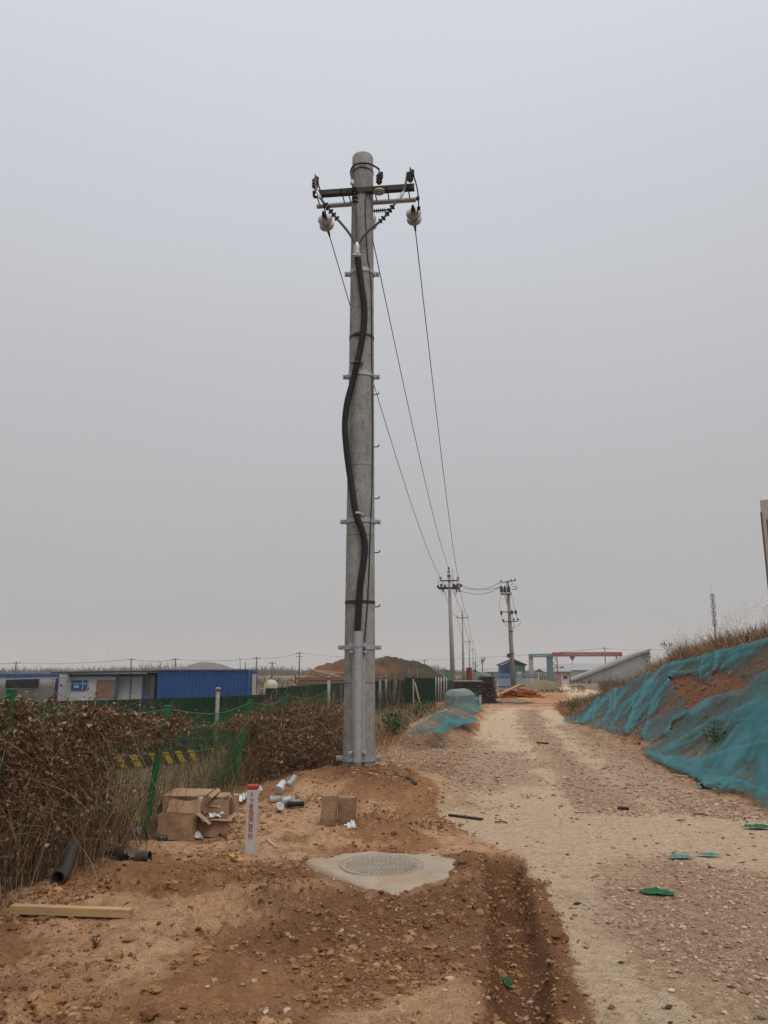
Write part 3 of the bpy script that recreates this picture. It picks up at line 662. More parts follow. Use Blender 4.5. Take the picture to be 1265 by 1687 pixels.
# ------------------------------------------------------------------ far poles
def far_pole(x, y, ztop, label, group='concrete poles carrying the line', lean=(0, 0), arm=.95, armz=.85):
    zb = float(smooth_z(np.array([x]), np.array([y]))[0])-.3
    t = thing('utility_pole', label, 'utility pole', (x, y, zb), group)
    tp = Vector((x+lean[0], y+lean[1], ztop)); bt = Vector((x, y, zb))
    MB().tube([bt, bt.lerp(tp, .5), tp], [.205, .16, .105], 16).build('pole_body', M['farconc'], t)
    za = ztop-armz; cx = x+lean[0]*.9
    a_ = MB().beam((cx-arm*AX.x, y-arm*AX.y-.13, za), (cx+arm*AX.x, y+arm*AX.y-.13, za), .07, .10)
    a_.build('crossarm', M['dark_steel'], t)
    ends = []
    for u in (-arm+.03, arm-.03):
        b0 = Vector((cx+u*AX.x, y+u*AX.y-.13, za+.04))
        MB().lathe([(.02, 0), (.02, .1), (.06, .12), (.085, .15), (.06, .19), (.07, .21), (.05, .26), (.02, .28)], 12, b0).build('pin_insulator', M['arrester'], t); ends.append(b0+Vector((0, 0, .26)))
    b0 = tp+Vector((0, 0, -.05))
    MB().lathe([(.11, -.1), (.11, 0), (.03, .02), (.03, .14), (.07, .16), (.1, .2), (.06, .25), (.07, .28), (.03, .33)], 12, b0).build('top_insulator', M['arrester'], t)
    MB().lathe([(.15, -.06), (.15, .06)], 14, tp+Vector((0, 0, -.45))).build('pole_band', M['dark_steel'], t)
    return t, [ends[0], b0+Vector((0, 0, .30)), ends[1]]
P2, a2 = far_pole(5.45, 62, 9.45, 'concrete pole behind the black board stack, nearest pole after the foreground one', lean=(-.22, 0), arm=.74)
P3, a3 = far_pole(11.6, 115, 9.9, 'slimmer concrete pole just left of the orange drum, second in the receding row', arm=.85)
P4, a4 = far_pole(20.7, 190, 8.9, 'distant concrete pole, third in the receding row beyond the orange drum', arm=.95)
P5, a5 = far_pole(30.6, 270, 8.6, 'small far concrete pole, fourth in the receding row by the bare tree', arm=1.0)
P6, a6 = far_pole(39.6, 340, 8.6, 'smallest concrete pole, farthest in the receding row by the bare tree', arm=1.0)
def wire(p, q, sag, label, r=.009, n=24, name='overhead_wire', group='overhead wires of the line'):
    p = Vector(p); q = Vector(q); ps = []
    for i in range(n+1):
        t = i/n; v = p.lerp(q, t); v.z -= sag*4*t*(1-t); ps.append(v)
    return tag(MB().tube(ps, [r*(1+.8*i/n) for i in range(n+1)], 6).build(name, M['blackwire'], None), label, 'wire', group)
for a_, b_, nm in ((eL, a2[0], 'left'), (eC, a2[1], 'middle'), (eR, a2[2], 'right')):
    wire(a_, b_, .75, f'{nm} of the three black wires running from the foreground pole to the next', .0085)
for i, (a_, b_, nm) in enumerate(zip(a2, a3, ('left', 'middle', 'right'))): wire(a_, b_, .9, f'{nm} thin wire from the pole at the board stack to the slimmer pole beyond', .014)
for i, (a_, b_, nm) in enumerate(zip(a3, a4, ('left', 'middle', 'right'))): wire(a_, b_, 1.2, f'{nm} thin distant wire leaving the slimmer pole beside the orange drum', .018)
for i, (a_, b_, nm) in enumerate(zip(a4, a5, ('left', 'middle', 'right'))): wire(a_, b_, 1.2, f'{nm} faint far wire between the third and fourth poles of the row', .022)
# switch gear on the second pole
z2 = A(742, 969, 62).z; x2 = A(741, 969, 62).x
b_ = MB().beam((x2-1.0, 61.7, z2), (x2+.75, 61.6, z2), .09, .11).beam((x2-.9, 62.25, z2-.02), (x2+.8, 62.2, z2-.02), .08, .09); b_.build('switch_arm', M['dark_steel'], P2)
for u, dz in ((-.98, .02), (-.72, .12), (-.42, .05), (.28, .12), (.45, .05), (.62, .16), (.85, .10)):
    MB().lathe([(.03, -.12), (.09, -.08), (.09, -.02), (.05, 0), (.1, .05), (.1, .10), (.04, .14)], 10, (x2+u, 61.55, z2+.05+dz)).build('switch_insulator', M['rubber'], P2)
for u in (-.75, .35, .55):
    MB().tube([(x2+u, 61.5, z2+.2), (x2+u+.18, 61.4, z2-.35)], .06, 8).build('disconnector', M['arrester'], P2)
def loop(pts, par, nm='drop_wire', r=.014): MB().tube(crv(pts, 8), r, 5).build(nm, M['blackwire'], par)
for q in ([(724, 950), (722, 960), (724, 970), (731, 980), (735, 974)], [(728, 951), (731, 962), (733, 968)], [(746, 951), (748, 962), (750, 968)], [(752, 951), (752, 960), (750, 970), (752, 978), (749, 975)], [(744, 938), (746, 955), (745, 972), (750, 980), (753, 972)]):
    loop([A(x, y, 61.8) for x, y in q], P2)
# transformer / fuse pole on the right
YT = 82
zT = A(836, 957, YT).z; xT0 = A(846, 1130, YT).x; xT1 = A(836, 957, YT).x
zb = float(smooth_z(np.array([xT0]), np.array([YT]))[0])-.3
FP = thing('utility_pole', 'concrete pole with fuse switches and cable drops standing in front of the blue fence', 'utility pole', (xT0, YT, zb))
MB().tube([(xT0, YT, zb), ((xT0+xT1)/2, YT, (zT+zb)/2), (xT1, YT, zT)], [.27, .21, .14], 16).build('pole_body', M['concrete'], FP)
def px_beam(x0, y0, x1, y1, w, h, nm, m, dy=-.3, par=FP): MB().beam(A(x0, y0, YT+dy), A(x1, y1, YT+dy), w, h).build(nm, m, par)
px_beam(826, 960, 850, 956, .09, .09, 'crossarm', M['dark_steel'])
px_beam(824, 977, 843, 977, .5, .14, 'switch_frame', M['galv'], -.4); px_beam(825, 979.5, 842, 979.5, .1, .1, 'switch_frame', M['dark_steel'], -.7)
px_beam(825, 1008, 850, 1008.5, .09, .09, 'crossarm', M['dark_steel']); px_beam(828, 1024.5, 853, 1023.5, .09, .09, 'crossarm', M['dark_steel'])
px_beam(832, 981, 836, 996, .07, .07, 'brace', M['dark_steel'])
for x, y in ((825.5, 957), (842, 956), (848.5, 955)):
    MB().lathe([(.03, 0), (.1, .03), (.06, .1), (.1, .14), (.05, .2)], 10, A(x, y+1.5, YT-.3)).build('pin_insulator', M['arrester'], FP)
for x in (826, 831.5, 838):
    MB().lathe([(.12, -.3), (.2, -.2), (.14, -.1), (.19, 0), (.13, .1), (.17, .18), (.08, .3), (.03, .42)], 10, A(x, 971, YT-.45)).build('switch_bushing', M['rubber'], FP)
for x, y in ((826, 1010), (843.5, 1009), (850, 1009)):
    MB().tube([A(x-.5, y-3, YT-.5), A(x, y+3, YT-.6)], [.13, .09], 9).build('fuse_cutout', M['rubber'], FP)
for x, y in ((829, 1022), (846, 1021), (853, 1020.5)): MB().lathe([(.05, -.1), (.11, -.04), (.11, .05), (.04, .14)], 9, A(x, y, YT-.4)).build('pin_insulator', M['rubber'], FP)
MB().beam(A(843, 971, YT-.2), A(851, 971, YT-.2), .06, .06).beam(A(851, 971, YT-.2), A(851, 966.5, YT-.2), .06, .06).beam(A(851, 966.5, YT-.2), A(844, 966.5, YT-.2), .05, .05).build('bracket', M['dark_steel'], FP)
for q in ([(825, 980), (823, 990), (823, 1000), (825, 1007)], [(842, 979), (845, 992), (848, 1002), (850, 1007)], [(826, 1013), (827, 1019), (829, 1022)], [(844, 1013), (845, 1018), (846, 1022)], [(851, 1012), (852, 1018), (853, 1021)], [(829, 1024), (834, 1030), (841, 1034), (845, 1036)], [(846, 1024), (847, 1029), (845, 1035)], [(853, 1022), (857, 1022), (856, 1028), (851, 1032), (845, 1036), (844, 1050)], [(826, 960), (822, 962), (824, 965), (827, 968)], [(845, 958), (844, 962), (840, 965)]):
    loop([A(x, y, YT-.5) for x, y in q], FP, r=.017)
MB().box(A(838, 1080, YT-.45), (.35, .3, .4), 0, .02).build('meter_box', M['form'], FP)
zc = A(842, 1040, YT).z; MB().lathe([(.25, -.05), (.25, .05)], 14, (A(841.5, 1040, YT).x, YT, zc)).build('pole_band', M['dark_steel'], FP)
zc = A(843, 1077, YT).z; MB().lathe([(.27, -.05), (.27, .05)], 14, (A(843.2, 1077, YT).x, YT, zc)).build('pole_band', M['dark_steel'], FP)
for (x0, y0, x1, y1, sg, nm) in ((760, 965, 825, 958, .5, 'upper'), (763, 969, 826, 966, .25, 'middle'), (757, 973, 824, 967, .5, 'lower')):
    wire(A(x0, y0, 62), A(x1, y1, YT-.3), sg, f'{nm} slack wire slung from the board stack pole to the fuse pole', .016, group='slack wires to the fuse pole')
# ------------------------------------------------------------------ green wire mesh fence
def fz(x, y): return float(smooth_z(np.array([x]), np.array([y]))[0])
fposts = [(-3.30, 4.75, .02, 1.46), (-2.93, 6.1, .06, 1.45), (-2.42, 8.15, .20, 1.27), (-2.16, 11.5, .22, 1.18), (-1.83, 14.6, .05, 1.22), (-1.35, 17.6, .05, 1.2)]
fence = thing('wire_mesh_fence', 'sagging green wire mesh fence with leaning posts overgrown by dead brown vines', 'fence', (-2.4, 8.15, 0))
tops = []; bots = []
for (x, y, ln, h) in fposts:
    b = Vector((x, y, gz(x, y)-.2)); t = Vector((x+ln, y, gz(x, y)+h)); bots.append(b+Vector((0, 0, .2))); tops.append(t)
    MB().beam(b, t, .058, .058, (0, 1, 0)).beam(t, t+Vector((0, 0, .012)), .07, .07, (0, 1, 0)).build('post', M['green'], fence)
for i in range(len(fposts)-1):
    m_ = MB(); b0, t0, b1, t1 = bots[i], tops[i], bots[i+1], tops[i+1]; L = (b1-b0).length; nv = int(L/.062)
    bow = (.10, .06, .16, .08, .05)[i]
    def pt(u, v):
        p = b0.lerp(b1, u).lerp(t0.lerp(t1, u), .03+.95*v); p.x += bow*math.sin(PI*u)*math.sin(PI*v*.9)+.012*math.sin(9*u+5*v); p.z -= .10*math.sin(PI*u)*v; return p
    for j in range(1, nv):
        m_.tube([pt(j/nv, q/6) for q in range(7)], .003 if b0.y < 9 else .0038, 4, False)
    for q in range(0, 9): m_.tube([pt(u/10, q/8) for u in range(11)], .006 if q in (0, 2, 5, 8) else .0024, 4, False)
    m_.build('mesh_panel', M['green'], fence)
# ------------------------------------------------------------------ dead vines
VL = [(0, (.05, .023, .015, 1)), (.4, (.145, .072, .044, 1)), (.7, (.25, .14, .082, 1)), (.9, (.36, .23, .14, 1)), (1, (.46, .33, .21, 1))]
M['vine'] = island('dead_vine_leaf', VL, .9, .15, .15)
VS = [(0, (.05, .029, .019, 1)), (.5, (.145, .085, .05, 1)), (.85, (.29, .19, .11, 1)), (1, (.46, .34, .21, 1))]
M['vinestem'] = island('dead_vine_stem', VS, .9, .15)
def vine_top(Y): return np.interp(Y, [3, 5, 6.1, 7, 8.2, 9.2, 11.5, 13, 15], [1.5, 1.44, 1.38, 1.33, 1.2, 1.02, .98, 1.05, 1.05])
def fence_pts(n, y0, y1, low=0.):
    out = []; c = 0
    while c < n:
        m = n*2; Y = y0+(y1-y0)*rng.random(m); v = rng.random(m)**.8; 
        lean = np.interp(Y, [5, 6.1, 8.15, 11.5, 14.6], [.03, .06, .2, .22, .05])
        ht = vine_top(Y)*(1+.26*fbm(Y*2.1, Y*0+1.3, 4, 7)+.05*rng.normal(size=m)*(rng.random(m) < .2)); z = v*ht
        clump = fbm(Y*1.5, z*2.2, 3, 202)
        X = np.interp(Y, FY, FX)+lean*v+rng.normal(size=m)*(.07+.07*(1-v))+.13*clump-.03
        gap = (1-sst(.0, .3, np.abs(Y-9.65)-2.1))*(1-sst(.84, 1.06, z+.3*clump))   # bare mesh low in the third bay
        gap2 = (1-sst(.0, .4, np.abs(Y-9.3)-.75))*(1-sst(.85, 1.12, z))*.75
        keep = rng.random(m) < np.clip(1-.985*gap-gap2, 0.0, 1)*np.clip(.75+1.6*clump, .18, 1)
        # weed mass spreading right of the last leaning post
        p = np.column_stack([X, Y, z+ground_z(X, Y, False)])[keep]; out.append(p); c += len(p)
    return np.concatenate(out)[:n]
def mass_pts(n):
    out = []; c = 0
    while c < n:
        m = n*2; u = rng.random(m); q = rng.random(m); v = rng.random(m)**.85
        X0 = -2.12+1.45*u; Y0 = 11.6+2.3*u**1.2+q*2.6; ht = (1.02-.16*u)*np.clip(.42+q*2.0, 0, 1)*(1+.35*fbm(X0*2.2, Y0*2.2, 3, 303))
        X = X0+rng.normal(size=m)*.08; Y = Y0; z = v*ht
        keep = (fbm(X*3, z*3+Y, 2, 304) > -.22)
        p = np.column_stack([X, Y, z+ground_z(X, Y, False)])[keep]; out.append(p); c += len(p)
    return np.concatenate(out)[:n]
a1 = fence_pts(40000, 4.3, 12.2); a2_ = mass_pts(20000)
tag(np_mesh('dead_vine_leaves', *leaves(a1, .014+.034*rng.random(len(a1))**1.5), M['vine']), kind='stuff')
tag(np_mesh('dead_vine_leaves', *leaves(a2_, .02+.045*rng.random(len(a2_))**1.5), M['vine']), kind='stuff')
def stems_from(P, n, L0, L1, w0, w1, up, droop, wander, segs=6):
    i = rng.integers(0, len(P), n); d = rng.normal(size=(n, 3)); d[:, 2] = d[:, 2]*.8+up
    return strips(P[i], d, L0+(L1-L0)*rng.random(n), w0+(w1-w0)*rng.random(n)**2, segs, droop, wander, .5)
v1 = join(stems_from(a1, 7000, .12, .4, .0018, .0042, -1.1, .04, .28), stems_from(a1, 700, .3, .8, .002, .004, .1, .10, .25, 8), stems_from(a1[a1[:, 2] > .8], 260, .15, .38, .0025, .004, .7, .07, .25, 7), stems_from(a1[a1[:, 1] < 8], 1800, .25, .7, .003, .006, -.6, .02, .16, 6), stems_from(a2_, 7000, .2, .6, .003, .007, .6, .05, .3))
# dry upright grass at the fence foot, and behind the mesh
n = 9000; Y = 4.4+8*rng.random(n); X = np.interp(Y, FY, FX)+.05+rng.normal(size=n)*.16-.05
open_ = (np.abs(Y-9.6) < 1.9); kp = ~open_ | (rng.random(n) < .25); X, Y = X[kp], Y[kp]; n = len(X)
P0 = np.column_stack([X, Y, ground_z(X, Y, False)]); d = rng.normal(size=(n, 3))*.18; d[:, 2] = 1
v2 = strips(P0, d, .2+.75*rng.random(n)**1.5, .003+.004*rng.random(n), 5, -.0, .14, .25)
v1 = join(v1, v2)
tag(np_mesh('dead_vine_stems', *v1, M['vinestem']), kind='stuff')
# dry grass field behind the fence and along the hoarding foot
n = 11000; Y = 7+22*rng.random(n)**1.3; X = np.interp(Y, FY, FX)-.4-8*rng.random(n)**1.4
P0 = np.column_stack([X, Y, ground_z(X, Y, False)]); d = rng.normal(size=(n, 3))*.6; d[:, 2] = 1
g1 = strips(P0, d, .12+.4*rng.random(n)**2, .006+.008*rng.random(n), 4, .08, .2, .25)
n = 9000; Y = 14+15*rng.random(n); X = np.interp(Y, FY, FX)+.2+rng.normal(size=n)*.55+.5*(rng.random(n)-.3)
d = rng.normal(size=(n, 3))*.4; d[:, 2] = 1; P0 = np.column_stack([X, Y, ground_z(X, Y, False)])
g2 = strips(P0, d, .1+.5*rng.random(n)**1.6, .007+.009*rng.random(n), 4, .04, .2, .25)
M['drygrass'] = island('dry_brown_grass', [(0, (.09, .055, .033, 1)), (.5, (.24, .155, .088, 1)), (1, (.46, .34, .21, 1))], .9, .1, .1)
tag(np_mesh('dry_grass', *join(g1, g2), M['drygrass']), kind='stuff')
# tall dry grass on the embankment crest
n = 34000; Y = 9+31*rng.random(n); s = 2.9+2.2*rng.random(n)**2.2-.25*rng.random(n); X = emb_x(Y)+s/.93+.3*fbm(Y*.7, Y*0, 3, 401)
cl = fbm(X*.9, Y*.9, 3, 402); kp = (rng.random(n) < np.clip(.35+2.6*cl, .03, 1)); X, Y, cl = X[kp], Y[kp], cl[kp]; n = len(X)
hh_ = (.22+.45*rng.random(n)**2)*np.clip(.75+1.5*cl, .3, 1.5)
P0 = np.column_stack([X, Y, ground_z(X, Y, False)-.03]); d = rng.normal(size=(n, 3))*.3; d[:, 2] = 1
g1 = strips(P0, d, hh_, .009+.010*rng.random(n), 5, .02, .16, .2)
i = np.nonzero(rng.random(n) < .05)[0]; d = rng.normal(size=(len(i), 3))*.22; d[:, 2] = 1
g2 = strips(P0[i], d, .5+.6*rng.random(len(i)), .006, 6, .0, .12, .4)
hp = P0[i]+d*(.55+.3*rng.random((len(i), 1))); g3 = leaves(np.repeat(hp, 3, 0)+rng.normal(size=(len(i)*3, 3))*.05, .012+.022*rng.random(len(i)*3))
n = 20000; Y = 17+23*rng.random(n); s = 2.5+1.6*rng.random(n)**1.5; X = emb_x(Y)+s/.93; kp = rng.random(n) < np.clip(.6+1.7*fbm(X*.8, Y*.8, 3, 403), .1, 1)*np.clip((s-2.3)*2, .15, 1); X, Y = X[kp], Y[kp]; n = len(X)
P0 = np.column_stack([X, Y, ground_z(X, Y, False)-.03]); d = rng.normal(size=(n, 3))*.4; d[:, 2] = 1
g4 = strips(P0, d, (.15+.4*rng.random(n)**1.6)*np.clip(1.5-Y/45, .6, 1), .011+.012*rng.random(n), 5, .04, .18, .25)
M['crest'] = island('tall_tawny_grass', [(0, (.10, .055, .03, 1)), (.5, (.27, .16, .085, 1)), (1, (.47, .32, .18, 1))], .9, .1, .15)
tag(np_mesh('tall_grass', *join(g1, g2, g3, g4), M['crest']), kind='stuff')
n = 5000; Y = 24+18*rng.random(n); s = -.4+3.8*rng.random(n); X = emb_x(Y)+s; kp = (Y > 27.5+s*1.2-3*rng.random(n)); X, Y = X[kp], Y[kp]; n = len(X)
P0 = np.column_stack([X, Y, ground_z(X, Y, False)-.03]); d = rng.normal(size=(n, 3))*.5; d[:, 2] = 1
tag(np_mesh('dry_grass', *strips(P0, d, .12+.4*rng.random(n)**1.6, .012+.012*rng.random(n), 4, .04, .2, .25), island('reddish_dry_weeds', [(0, (.09, .04, .025, 1)), (.6, (.2, .10, .055, 1)), (1, (.28, .2, .11, 1))], .9, .1, .1)), kind='stuff')
# ------------------------------------------------------------------ teal debris nets
k = N('teal_debris_net'); c = k.coord(); lay = k.attr('layers')
n1 = k.noise(c, 7, 6, .65); n2 = k.noise(c, 62, 3, .7); n3 = k.noise(c, 2.2, 4, .6); n6 = k.noise(k.n('Mapping', i_Vector=c, i_Rotation=(0, 0, .5), i_Scale=(3, 40, 12)).outputs[0], 1, 4, .7)
op = k.math('ADD', lay, k.math('MULTIPLY', k.math('SUBTRACT', n1, .5), .35)); op = k.math('ADD', op, k.math('MULTIPLY', k.math('SUBTRACT', n2, .5), .45)); op = k.math('ADD', op, k.math('MULTIPLY', k.math('SUBTRACT', n6, .5), .8))
opc = k.n('Clamp', i_Value=op, i_Min=.10, i_Max=.9).outputs[0]
tcol = k.mix(k.ramp(n3, [(.3, 0.), (.7, 1.)]), (.06, .205, .228, 1), (.098, .29, .318, 1))
tcol = k.mix(k.ramp(lay, [(.35, .55), (.8, 0.)]), tcol, (.10, .13, .11, 1))
df = k.bsdf(tcol, .85, 0, k.bump(k.math('ADD', n1, k.math('MULTIPLY', n6, 1.5)), .8, .04), .15); tl = k.n('BsdfTranslucent', i_Color=tcol).outputs[0]
cl_ = k.n('MixShader', i_Fac=.3, i_1=df, i_2=tl).outputs[0]; tr = k.n('BsdfTransparent').outputs[0]
M['net'] = k.done(k.n('MixShader', i_Fac=opc, i_1=tr, i_2=cl_).outputs[0])
def inpoly(x, y, poly):
    r = np.zeros(x.shape, bool); n = len(poly)
    for i in range(n):
        x0, y0 = poly[i]; x1, y1 = poly[(i+1) % n]
        if y0 == y1: continue
        r ^= ((y0 > y) != (y1 > y)) & (x < (x1-x0)*(y-y0)/(y1-y0)+x0)
    return r
def polyd(x, y, pl): return seg_d(x, y, pl)
uY = [6.0]
while uY[-1] < 40: uY.append(uY[-1]+.028+.0014*uY[-1])
uY = np.array(uY); vS = np.arange(-1.3, 5.2, .03)
NY, NS = np.meshgrid(uY, vS, indexing='ij'); NX = emb_x(NY)+NS/.93
NZ0 = np.maximum(smooth_z(NX, NY)+sst(0, 1, NX-emb_x(NY))*.35*fbm(NX*.55, NY*.55, 2, 31), ground_z(NX, NY, False))+.02
NPX, NPY, _ = proj(NX, NY, NZ0)
def net(label, poly, dens0, folds, off, seed, cdir=(-.5, 1.), nc=48, clen=(40, 120), cw=(.9, 2.2)):
    r = random.Random(seed); bb = (min(p[0] for p in poly)-30, max(p[0] for p in poly)+30, min(p[1] for p in poly)-30, max(p[1] for p in poly)+30)
    jx = (7*fbm(NS*1.6+3, NY*1.6, 3, seed+50)+6*fbm(NS*7, NY*7, 2, seed+51))*NPX/1100; jy = 7*fbm(NS*1.6, NY*1.6+9, 3, seed+60)+5*fbm(NS*7, NY*7+4, 2, seed+61)
    sel = inpoly(NPX+jx, NPY+jy, poly)
    q = NY*.55+NS*.25; p = -NY*.3+NS
    soft = fbm(q*.9+.5*fbm(p*.5, q*.5, 2, seed+5), p*.22, 3, seed)
    st = fbm(q*6+1.2*fbm(p, q, 2, seed+6), p*.5, 3, seed+7)
    lay = np.clip(dens0+.7*soft+.3*st+.25*fbm(NS*2, NY*1.4, 4, seed+9), .12, .78); h = off+.03*np.clip(soft+.15, 0, 1)+.02*np.clip(st+.05, 0, 1)
    for pl, wpx, dh in folds:
        g = np.exp(-(polyd(NPX+jx*.4, NPY+jy*.4, pl)/(wpx*.55))**2)+.35*np.exp(-(polyd(NPX, NPY, pl)/(wpx*2))**2); lay = lay+.35*g; h = h+dh*.5*g
    near_ = (NPX > bb[0]) & (NPX < bb[1]) & (NPY > bb[2]) & (NPY < bb[3]); xs2, ys2 = NPX[near_]+jx[near_]*.3, NPY[near_]+jy[near_]*.3
    L_ = np.zeros(xs2.shape); H_ = np.zeros(xs2.shape)
    for _ in range(nc):
        x = r.uniform(bb[0], min(bb[1], 1330)); y = r.uniform(bb[2], min(bb[3], 1330)); ln = r.uniform(*clen); a = math.atan2(cdir[1], cdir[0])+r.gauss(0, .22); b = a+r.gauss(0, .3)
        pl = [(x, y), (x+math.cos(a)*ln*.5, y+math.sin(a)*ln*.5), (x+math.cos(a)*ln*.5+math.cos(b)*ln*.5, y+math.sin(a)*ln*.5+math.sin(b)*ln*.5)]
        g = np.exp(-(polyd(xs2, ys2, pl)/r.uniform(*cw))**2); k_ = r.uniform(.2, .55); L_ = np.maximum(L_, g*k_); H_ = np.maximum(H_, g*r.uniform(.01, .035))
    lay[near_] += L_; h[near_] += H_
    a = sel.astype(float); bl = a.copy()
    for _ in range(5): bl[1:-1, 1:-1] = (bl[:-2, 1:-1]+bl[2:, 1:-1]+bl[1:-1, :-2]+bl[1:-1, 2:])/4
    hem = np.clip((1-bl)*2, 0, 1)*a; lay = lay-.22*hem+.3*hem*fbm(NS*3, NY*3, 2, seed+70)*2; h = h*(1-.6*hem)
    n_, m_ = NY.shape; idx = np.arange(n_*m_).reshape(n_, m_)
    F = np.stack([idx[:-1, :-1], idx[1:, :-1], idx[1:, 1:], idx[:-1, 1:]], -1)
    F = F[sel[:-1, :-1] & sel[1:, 1:] & sel[1:, :-1] & sel[:-1, 1:]]
    V = np.stack([NX-.55*h, NY, NZ0+.85*h], -1).reshape(-1, 3)
    u, inv = np.unique(F, return_inverse=True)
    o = np_mesh('debris_net', V[u], inv.reshape(-1, 4), M['net'], smooth=True, attrs={'layers': np.clip(lay, 0.05, 1.1).reshape(-1)[u]})
    return tag(o, label, 'debris net', 'teal nets over the earth bank')
net('teal net sheet at the far low end of the earth bank, hanging in straight folds', [(928, 1189), (955, 1168), (985, 1143), (1015, 1119), (1050, 1098), (1068, 1096), (1080, 1112), (1097, 1094), (1114, 1098), (1096, 1130), (1068, 1165), (1042, 1213), (1010, 1209), (975, 1197), (950, 1193)], .38,
    [([(1055, 1100), (1010, 1140), (962, 1190)], 9, .08), ([(1100, 1095), (1070, 1130), (1031, 1211)], 7, .12), ([(1092, 1135), (1050, 1190)], 6, .08), ([(1030, 1140), (995, 1190)], 6, .05), ([(1070, 1130), (1030, 1165), (1005, 1205)], 5, .06)], .03, 500)
net('wrinkled teal net wrapped around the bare red soil hole near the top of the bank', [(1094, 1096), (1140, 1083), (1180, 1076), (1215, 1069), (1240, 1060), (1225, 1078), (1203, 1090), (1180, 1107), (1173, 1131), (1150, 1124), (1136, 1116), (1105, 1119), (1119, 1144), (1132, 1158), (1138, 1176), (1112, 1191), (1101, 1214), (1073, 1224), (1034, 1213), (1060, 1165), (1088, 1128)], .35,
    [([(1104, 1118), (1122, 1146), (1134, 1160)], 4, .08), ([(1098, 1098), (1150, 1090), (1200, 1075), (1240, 1062)], 7, .10), ([(1110, 1112), (1150, 1112), (1172, 1098), (1185, 1085)], 5, .10), ([(1138, 1174), (1112, 1188), (1098, 1212)], 5, .06), ([(1185, 1084), (1178, 1106), (1174, 1130)], 5, .08), ([(1105, 1120), (1078, 1160), (1062, 1215)], 6, .08)], .02, 520, (-.6, .8), 34, (25, 80))
net('dull grey green net stretched thin over the uppermost right part of the bank', [(1195, 1070), (1230, 1061), (1265, 1051), (1400, 1010), (1500, 1020), (1420, 1070), (1265, 1111), (1240, 1131), (1215, 1120), (1193, 1110), (1178, 1107), (1198, 1090)], .26,
    [([(1195, 1085), (1230, 1070), (1275, 1058)], 7, .10), ([(1190, 1103), (1215, 1085), (1240, 1078)], 5, .06)], .02, 540, (-.9, .35), 10, (40, 90))
net('widest teal net spread over the near lower slope and trailing onto the road', [(1500, 1060), (1265, 1107), (1238, 1129), (1207, 1145), (1172, 1152), (1137, 1178), (1112, 1192), (1099, 1212), (1076, 1224), (1056, 1233), (1063, 1250), (1100, 1266), (1137, 1281), (1172, 1300), (1225, 1307), (1265, 1336), (1320, 1370), (1500, 1480)], .36,
    [([(1300, 1095), (1240, 1128), (1207, 1147), (1172, 1156), (1138, 1181)], 7, .12), ([(1290, 1150), (1180, 1190), (1105, 1235)], 8, .07), ([(1285, 1230), (1215, 1245), (1150, 1262), (1090, 1255)], 9, .06), ([(1265, 1170), (1225, 1215), (1200, 1270)], 16, .06), ([(1300, 1330), (1225, 1296), (1160, 1285), (1070, 1245)], 8, .05), ([(1290, 1130), (1260, 1200), (1262, 1300)], 22, .05)], .03, 560, (-.8, .75), 46, (50, 170), (1.1, 3.0))
# net heap beside the left verge
hx = np.linspace(-1.1, 1.5, 60); hy = np.linspace(16.8, 30.5, 190); HX0, HY = np.meshgrid(hx, hy)
HX = HX0+np.interp(HY, [16.8, 18.8, 22.5, 28, 30.5], [.5, .95, 1.7, 2.9, 3.4])
HZ_ = ground_z(HX, HY, False)
BL = A(760, 1178, 28.2); bd_ = np.maximum(np.abs(HX-BL.x)/.50, np.abs(HY-28.6)/.45); HZ_ = np.maximum(HZ_, ground_z(HX, HY, False)*0+gz(BL.x, 28.6)+.72*(1-sst(.95, 1.4, bd_)))
q = HY*.5+HX*1.2; rid = np.clip(1-np.abs(fbm(q*1.6, HX*.5, 3, 700))*3.2, 0, 1)**3
P_x, P_y, _ = proj(HX, HY, HZ_)
fold = np.exp(-(polyd(P_x, P_y, [(700, 1230), (720, 1210), (740, 1195), (775, 1196)])/6.)**2)
lay = .36+.25*rid+.45*fold+.5*fbm(HX, HY*.6, 3, 701); lay = np.where(bd_ < 1.15, .22, lay)
sel = inpoly(P_x+5*fbm(HX*2, HY, 3, 702)*2, P_y+8*fbm(HX*2, HY, 3, 703), [(655, 1232), (668, 1210), (690, 1195), (712, 1178), (735, 1170), (738, 1150), (784, 1148), (790, 1165), (800, 1172), (780, 1178), (783, 1194), (745, 1203), (720, 1222), (703, 1238), (685, 1228)])
idx = np.arange(HX.size).reshape(HX.shape); F = np.stack([idx[:-1, :-1], idx[:-1, 1:], idx[1:, 1:], idx[1:, :-1]], -1)[(sel & (bd_ > 1.05))[:-1, :-1]]
u, inv = np.unique(F, return_inverse=True); V = np.stack([HX, HY, HZ_+.02+.06*rid+.06*fold], -1).reshape(-1, 3)
tag(np_mesh('debris_net', V[u], inv.reshape(-1, 4), M['net'], smooth=True, attrs={'layers': lay.reshape(-1)[u]}), 'crumpled teal net heap left of the road over a low earth ridge', 'debris net')
M['blockgrey'] = weathered('dusty_grey_green_block', (.24, .26, .235, 1), (.18, .2, .18, 1), .9, 0, 6, 50, .3, .1, (.12, .2, .19, 1), .4)
BLK = MB().box((BL.x, 28.6, gz(BL.x, 28.6)+.28), (.92, .8, .76), Matrix.Rotation(.35, 3, 'Z') @ Matrix.Rotation(.10, 3, 'X') @ Matrix.Rotation(-.07, 3, 'Y'), .16)
tag(BLK.build('concrete_block', M['blockgrey'], None), 'pale grey green block at the far end of the teal net heap beside the road', 'block')
# ------------------------------------------------------------------ small things near the camera
def gpt(px, py, dz=0): x, y = G(px, py); return Vector((x, y, gz(x, y)+dz))
